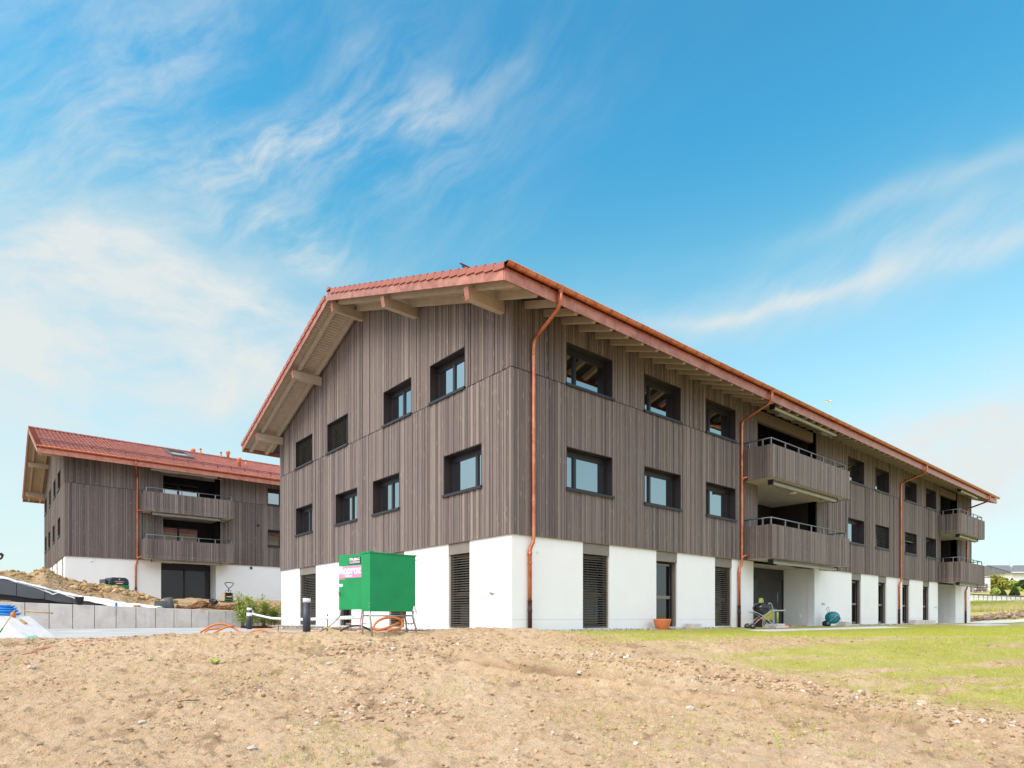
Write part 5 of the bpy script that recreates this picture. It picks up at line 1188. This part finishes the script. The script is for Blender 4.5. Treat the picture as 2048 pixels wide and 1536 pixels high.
# kettle barbecue
bq = thing('kettle_barbecue', 'black kettle barbecue on folding aluminium trolley under the balcony', 'barbecue', (10.95, -1.05, tz(-1.05)), -.70)
q = MB(); q.lathe([(.02, .50), (.14, .525), (.25, .60), (.295, .70), (.30, .73)], (0, 0, 0), 24); q.build('bowl', M['enamel'], bq)
q = MB(); q.lathe([(.308, .732), (.30, .80), (.25, .89), (.14, .945), (.02, .955)], (0, 0, 0), 24); q.build('lid', M['enamel'], bq)
q = MB(); q.tube(smoothpath([(-.06, -.26, .84), (-.06, -.34, .87), (.06, -.34, .87), (.06, -.26, .84)], 4), .012, 6); q.build('lid_handle', M['black'], bq)
for y in (-.20, .20):
    q = MB(); q.tube(smoothpath([(.52, y, 0.), (.40, y, .10), (.05, y, .42), (-.26, y, .60), (-.40, y, .62)], 3), .014, 8); q.tube(smoothpath([(-.42, y, .12), (-.15, y, .35), (.12, y, .56), (.30, y, .66), (.72, y, .66)], 3), .014, 8); q.build('trolley_frame', M['galv'], bq)
q = MB(); q.box(.32, .78, -.21, .21, .66, .69); q.build('side_shelf', M['galv'], bq)
q = MB(); q.tube([(-.42, -.27, .10), (-.42, .27, .10)], .012, 6); q.build('axle', M['galv'], bq)
for y in (-.26, .26):
    q = MB(); q.lathe([(.03, -.03), (.10, -.03), (.105, 0), (.10, .03), (.03, .03)], n=18, M=Matrix.Translation((-.42, y, .105)) @ Matrix.Rotation(PI/2, 4, 'X')); wl_ = q.build('wheel', M['black'], bq); q = MB(); q.lathe([(.05, -.034), (.05, .034)], n=12, M=Matrix.Translation((-.42, y, .105)) @ Matrix.Rotation(PI/2, 4, 'X')); q.build('hub', M['grey_metal'], wl_)
q = MB(); q.tube(smoothpath([(-.35, -.22, .15), (-.18, -.22, .36), (.15, -.22, .40), (.36, -.20, .60)], 5), .014, 6); q.build('gas_hose', M['orange'], bq)
q = MB(); q.prism([(-.05, .955), (.10, .945), (.07, 1.08), (.0, 1.12)], 1, -.06, .06); q.box(-.02, .07, -.065, .065, 1.02, 1.04); gl_ = q.build('oven_glove', M['lime'], None, (10.90, -1.05, tz(-1.05))); tag(gl_, 'lime green oven glove on top of the barbecue lid', 'glove')
# folding chairs: white wire frames with lime cushions, leaning together
def folding_chair(x, y, k, label):
    t = thing('folding_chair', label, 'chair', (x, y, tz(-.6)), 0, 'folded garden chairs beside the barbecue')
    for yy in (-.2, .2):
        q = MB(); q.tube(smoothpath([(-.05+.03*k, yy, 0), (.0, yy, .5), (-.10, yy, .82), (-.28, yy, .95), (-.46, yy, .84)], 4), .012, 6); q.build('frame', M['galv'], t)
        q = MB(); q.tube([(.10, yy*.9, 0), (.02, yy*.9, .55)], .011, 6); q.build('leg', M['galv'], t)
    q = MB(); q.box(.02, .07, -.19, .19, .30, .70); bevel(q.build('cushion', M['lime'], t), .015)
folding_chair(12.10, -.70, 0, 'folded chair with lime cushion nearest the barbecue'); folding_chair(12.32, -.62, 1, 'folded chair with lime cushion behind the first one')
q = MB()
for k in range(7): q.box(-.35, .35, -.02, .02, .04+.105*k, .135+.105*k)
pt = thing('storage_box', 'dark slatted storage box behind the barbecue trolley', 'box', (12.78, -.30, -.075))
sl_ = MB(); sl_.box(-.42, .42, -.03, .03, 0, .095); sme = sl_.mesh('slat', M['bollard_paint'])
for k in range(7): obj('slat', sme, None, pt, (0, -.2, .02+.103*k))
q = MB(); q.box(-.41, .41, -.165, .25, .02, .74); q.build('case', M['black'], pt)
ub = thing('parasol_base', 'concrete slab parasol base with dark pole next to the door', 'parasol base', (12.55, -.75, tz(-.75)))
for a, b, z0, z1 in ((-.45, .0, 0, .09), (.005, .52, 0, .09), (-.30, .22, .093, .17)):
    q = MB(); q.box(a, b, -.28, .28, z0, z1); bevel(q.build('slab', M['concrete'], ub), .01)
q = MB(); q.tube([(.18, 0, .17), (.18, 0, .62)], .035, 10); q.build('sleeve', M['lime'], ub); q = MB(); q.tube([(.18, 0, .62), (.18, 0, 1.38)], .024, 10); q.build('pole', M['bollard_paint'], ub)
lbm = thing('broom', 'wooden broom lying flat on the terrace floor', 'broom', (14.6, -.15, -.06), -.03)
q = MB(); q.tube([(.3, 0, .03), (1.75, 0, .02)], .014, 8); q.build('handle', M['raw_wood'], lbm); q = MB(); q.box(-.3, .35, -.05, .05, 0, .09); bevel(q.build('brush_head', M['orange'], lbm), .02)
# hose reel cart
hr_ = thing('hose_reel_cart', 'teal garden hose reel cart with black wheels by the white wall', 'hose reel', (17.95, -.62, -.095), -1.0)
q = MB(); My = lambda x, z: Matrix.Translation((x, 0, z)) @ Matrix.Rotation(PI/2, 4, 'X')
q.lathe([(.05, -.22), (.27, -.22), (.27, -.19), (.14, -.17), (.14, .17), (.27, .19), (.27, .22), (.05, .22)], n=22, M=My(0, .40)); q.build('drum', M['teal'], hr_)
q = MB(); hp = []
for i in range(6*14): a = 2*PI*i/14; hp.append((.165*math.cos(a), -.15+.30*i/84, .40+.165*math.sin(a)))
q.tube(hp, .02, 6); q.build('wound_hose', M['black'], hr_)
for y in (-.25, .25):
    q = MB(); q.lathe([(.02, -.025), (.13, -.025), (.135, 0), (.13, .025), (.02, .025)], n=18, M=Matrix.Translation((-.24, y*1.1, .135)) @ Matrix.Rotation(PI/2, 4, 'X')); w2 = q.build('wheel', M['black'], hr_); q = MB(); q.lathe([(.07, -.03), (.07, .03)], n=8, M=Matrix.Translation((-.24, y*1.1, .135)) @ Matrix.Rotation(PI/2, 4, 'X')); q.build('hub', M['teal'], w2)
    q = MB(); q.tube(smoothpath([(-.24, y, .13), (-.05, y, .34), (.16, y, .52), (.28, y, .35), (.36, y, .0)], 4), .013, 6); q.build('frame', M['galv'], hr_)
q = MB(); q.tube([(-.10, -.25, .55), (-.20, -.25, .80), (-.17, -.2, .86), (-.17, .2, .86), (-.20, .25, .80), (-.10, .25, .55)], .012, 6); q.build('handle', M['galv'], hr_)
q = MB(); q.tube([(.0, -.26, .40), (.0, -.31, .40), (.06, -.31, .46)], .02, 6); q.build('crank', M['orange'], hr_)

# ---------------------------------------------------------------- far right: garden wall, plants and houses
def far(r_, d): return XY(r_*d, d)                        # r_ = sideways / forward
GWa, GWb = Vector((*far(.72, 72.5), 0)), Vector((*far(.90, 64), 0)); gd = (GWb-GWa); gl = gd.length; gang = math.atan2(gd.y, gd.x)
GW_ = thing('garden_wall', 'pale block garden wall with dark coping above the tall meadow grass', 'garden wall', tuple(GWa), gang)
zt0 = 3.10; zt1 = 2.30; rb = random.Random(4)
zl = lambda s: zt0+(zt1-zt0)*s/gl
s = 0; bms = {}
while s < gl:
    wb = rb.choice((.34, .40, .46, .55)); gap = .06
    for k in range(4):
        q = MB(); z1 = zl(s)-.03-k*.30; q.box(s, s+wb-gap, -.15, .15, z1-.285, z1, rb.random()); q.build('wall_block', M['block'], GW_)
    s += wb
q = MB(); q.add([(0, -.05, -1), (gl, -.05, -1), (gl, -.05, zt1-.04), (0, -.05, zt0-.04)], [(0, 1, 2, 3)]); q.build('joint_backing', mat('dark wall joint', (.12,.07,.06), .9), GW_)
q = MB(); q.add([(0, -.2, zt0-.03), (gl, -.2, zt1-.03), (gl, .25, zt1-.03), (0, .25, zt0-.03), (0, -.2, zt0+.09), (gl, -.2, zt1+.09), (gl, .25, zt1+.09), (0, .25, zt0+.09)], [(3,2,1,0), (4,5,6,7), (0,1,5,4), (1,2,6,5), (2,3,7,6), (3,0,4,7)]); q.build('coping', mat('dark coping', (.10,.095,.095), .8), GW_)
def pyz(py, d): return (1236-py)/1241*d+.29
def house(name, label, r_, d, wd, dp, zb, ze, rise, wall, roofm, rot, win=(), over=.5, hip=False):
    x, y = far(r_, d); t = thing(name, label, 'house', (x, y, zb), rot, None); h = ze-zb
    q = MB(); q.box(-wd/2, wd/2, 0, dp, -2, h); q.add([(-wd/2, 0, h), (-wd/2, dp, h), (-wd/2, dp/2, h+rise*.93)], [(0, 2, 1)]); q.add([(wd/2, 0, h), (wd/2, dp, h), (wd/2, dp/2, h+rise*.93)], [(0, 1, 2)]); q.build('wall', wall, t)
    q = MB(); k = rise/(dp/2); hz_ = dp/2 if hip else 0
    a, b = -wd/2-over, wd/2+over; e0 = h-over*k
    vs = [(a, -over, e0), (b, -over, e0), (b, dp+over, e0), (a, dp+over, e0), (a+hz_, dp/2, h+rise), (b-hz_, dp/2, h+rise)]
    q.add(vs+[(p[0], p[1], p[2]+.16) for p in vs], [(0,1,5,4)[::-1], (2,3,4,5)[::-1], (6,7,11,10), (8,9,10,11), (0,1,7,6), (2,3,9,8), (0,6,10,4), (4,10,9,3), (1,5,11,7), (5,2,8,11), (9,6,10), (7,8,11)]); rf = q.build('roof', roofm, t)
    q = MB(); q.tube([(a, -over-.07, e0+.08), (b, -over-.07, e0+.08)], .08, 6); q.build('gutter', M['far_white'], t)
    for wx, wz, ww, wh in win:
        q = MB(); q.box(wx-ww/2, wx+ww/2, -.05, .05, wz, wz+wh); w_ = q.build('window', M['dark_metal'], t); q = MB(); q.box(wx-ww/2+.08, wx+ww/2-.08, -.06, -.04, wz+.08, wz+wh-.08); q.build('pane', M['glass'], w_)
    return t, rf
fr = math.atan2(RT[1], RT[0])                             # facing the field
h1, _ = house('house', 'white house with long low grey roof at the far right', .748, 112, 14, 9, 4.5, pyz(1150.5, 112), 1.15, M['far_white'], M['grey_roof'], fr, [(2.2, 1.2, 1.0, 1.2)])
h2, rf2 = house('house', 'white house with taller grey gable roof at the right edge', .8605, 100, 11, 9, 4.0, pyz(1144.5, 100), 1.35, M['far_white'], M['grey_roof'], fr, [(-3.2, .9, 1.6, 1.3), (.6, .9, 1.6, 1.3)])
q = MB(); q.lathe([(.12, 0), (.12, .5), (.2, .55), (.2, .7)], (-3.8, 2.2, h2.location.z*0+pyz(1144.5, 100)-4.0+.6), 8); q.build('flue', M['white_plastic'], rf2)
h3, _ = house('house', 'small terracotta house with brown roof behind the yellow hedge', .735, 92, 9, 7, 3.8, pyz(1153, 92), .85, M['far_orange'], M['brown_roof'], fr+.25, [(-1, 1.5, 1, 1)], .6, True)
# stone wall pieces and shed behind the garden wall
SWl = thing('stone_wall', 'rough grey stone wall between garden wall and hedge', 'stone wall', (*far(.757, 75), 1.9), fr)
for k in range(8):
    s = -1.0
    while s < .7:
        wb = rb.uniform(.2, .42); q = MB(); q.blob((s+wb/2, 0, .25+.30*k+.12), (wb*.52, .25, .17), int(s*10)+k, 1, rb.random(), 0, .15); q.build('stone', M['stone'], SWl); s += wb
q = MB(); q.box(-1.0, .65, .02, .3, 0, 2.4); q.build('mortar_core', M['stone'], SWl)
q = MB(); q.box(-.30, .30, -.3, .3, 0, 3.1); tag(q.build('wall_pillar', M['far_white'], None, (*far(.7655, 78), 2.2)), 'white rendered wall pillar beside the stone wall', 'pillar')
q = MB(); q.box(-.6, .5, -.5, .5, 0, 2.4); tag(bevel(q.build('dark_shed', M['bollard_paint'], None, (*far(.740, 76), 2.0)), .05), 'dark grey shed left of the stone wall', 'shed')
def bush(name, label, r_, d, wd, h, matl, seed, n=700, zb=None, cone=False, cat='shrub', leaf=.16):
    x, y = far(r_, d); z0 = zb if zb is not None else gz(x, y); t = thing(name, label, cat, (x, y, z0), 0); rg = np.random.default_rng(seed)
    u_ = rg.random(n); th_ = rg.random(n)*2*PI
    if cone: z = h*(.06+.94*(1-np.sqrt(1-u_*.98))); rad = wd/2*(1-z/h)*(.75+.3*rg.random(n))
    else:
        ph = np.arccos(1-2*rg.random(n)); rr = (.55+.45*rg.random(n)**.5); lump = 1+.25*np.sin(3*th_+seed)+.18*np.sin(5*th_+ph*4+seed*2); rad = wd/2*np.sin(ph)*rr*lump; z = h*.52+h*.48*np.cos(ph)*rr*(1+.2*np.sin(4*th_+seed))
    c = np.stack([rad*np.cos(th_), rad*np.sin(th_), z], 1); nrm = rg.normal(size=(n, 3)); a = np.cross(nrm, rg.normal(size=(n, 3))); a /= np.linalg.norm(a, axis=1)[:, None]; b = np.cross(nrm/np.linalg.norm(nrm, axis=1)[:, None], a); L_ = leaf*(.6+.8*rg.random(n))[:, None]
    V = np.stack([c-a*L_, c+b*L_*.6, c+a*L_, c-b*L_*.6], 1).reshape(-1, 3)
    obj('crown', npmesh('crown', V, np.arange(4*n).reshape(n, 4), matl, {'tone': np.repeat(np.clip(z/h*.6+.4*rg.random(n), 0, 1), 4)}), None, t)
    q = MB(); q.tube([(0, 0, -.3), (0, 0, h*.6)], [.06, .03], 6); q.build('trunk', M['twig'], t); return t
bush('hedge', 'broad yellow-green hedge behind the stone wall', .779, 80, 2.7, 2.5, M['leaf_yellow'], 1, 1500, 3.1, cat='hedge', leaf=.22)
bush('hedge', 'darker green right end of the hedge', .792, 81, 1.3, 2.3, M['leaf'], 2, 700, 3.1, cat='hedge', leaf=.2)
bush('conifer', 'small dark cone conifer on the slope right of the hedge', .789, 72, 1.0, 1.1, M['leaf_dark'], 3, 800, 2.9, True, 'conifer', .10)
bush('conifer', 'larger dark cone conifer further right above the garden wall', .810, 71, 1.15, 1.35, M['leaf_dark'], 4, 900, 2.75, True, 'conifer', .10)
bush('conifer', 'slim dark cypress in front of the white house', .806, 92, .9, 1.9, M['leaf_dark'], 5, 600, 4.5, True, 'conifer', .14)
bush('shrub', 'round dark green bush at the right picture edge', .824, 78, 1.7, 1.7, M['leaf_dark'], 6, 1000, 3.3, leaf=.17)
bush('shrub', 'loose light green bush left of the round dark one', .806, 79, 1.2, 1.6, M['leaf'], 7, 800, 3.4, leaf=.17)
bush('shrub', 'small spiky green bush just behind the garden wall', .779, 71.5, .8, .8, M['leaf'], 8, 500, 2.9, leaf=.14)
bush('shrub', 'low grey-green bush between the conifers', .816, 75, .8, .8, M['leaf'], 9, 500, 3.2, leaf=.15)
bush('pine_tree', 'distant dark tree tip above the low grey roof', .764, 190, 5.0, 7.0, M['leaf_dark'], 10, 900, 9.5, True, 'tree', .5)
M['spoil_grey'] = mat('grey-brown spoil', (.3,.2,.13), .95, 0, .1, lambda t, p: t.ramp(t.m('ADD', t.m('MULTIPLY', t.noise(p, 3, 5, .65), .6), t.m('MULTIPLY', tone(t), .4)), [(.25, (.13,.085,.055)), (.5, (.27,.18,.115)), (.8, (.48,.40,.32))]), (8, .6, .06))
def pile_region(rg, n):
    d = 53.5+1.2*rg.normal(size=n)*.6; r_ = .725+.098*rg.random(n); return XY(r_*d, d)
clods('far_spoil', 1300, pile_region, .05, .27, 31, lambda X, Y: ground_z(X, Y)+.04, M['spoil_grey'], 1.8, .08)
qs = np.linspace(.69, .95, 60); V = []
for q_ in qs:
    for d_ in (47.6, 48.6, 49.6, 50.6): x_, y_ = far(q_, d_+.5*math.sin(q_*60)); V.append((x_, y_, gz(x_, y_)+.03))
I = np.arange(240).reshape(60, 4); Fq = np.stack([I[:-1, :-1], I[1:, :-1], I[1:, 1:], I[:-1, 1:]], -1).reshape(-1, 4)[:, ::-1]
obj('gravel_path', npmesh('gravel_path', np.array(V), Fq, mat('pale gravel', (.66,.62,.55), .9, 0, .2, None, (20, .5, .02)), None, True), None, kind='structure')
# light aeroplane, far off over the roof
px_, py_ = XY(634/1241*600, 600)
pl_ = thing('aeroplane', 'small pale yellow light aeroplane flying above the roof', 'aeroplane', (px_, py_, 209.5), fr+.35)
yl = mat('cream aircraft paint', (.78,.62,.30), .4)
q = MB(); q.lathe([(.05, -3.2), (.35, -2.2), (.62, 0), (.70, 1.6), (.55, 2.6), (.12, 3.0)], n=12, M=Matrix.Rotation(PI/2, 4, 'X') @ Matrix.Rotation(0, 4, 'Z')); q.build('fuselage', yl, pl_)
for sgn in (-1, 1):
    q = MB(); q.prism([(-.7, .45), (.8, .45), (.6, .58), (-.6, .52)], 0, *sorted((.3*sgn, 5.0*sgn))); w_ = q.build('wing', yl, pl_)
    w_.rotation_euler = (0, -.10*sgn, 0)
q = MB(); q.prism([(2.2, .2), (3.2, .2), (3.3, 1.5), (2.9, 1.5)], 0, -.06, .06); q.build('tail_fin', yl, pl_)
q = MB(); q.box(-1.5, 1.5, 2.5, 3.2, .15, .25); q.build('tailplane', yl, pl_)
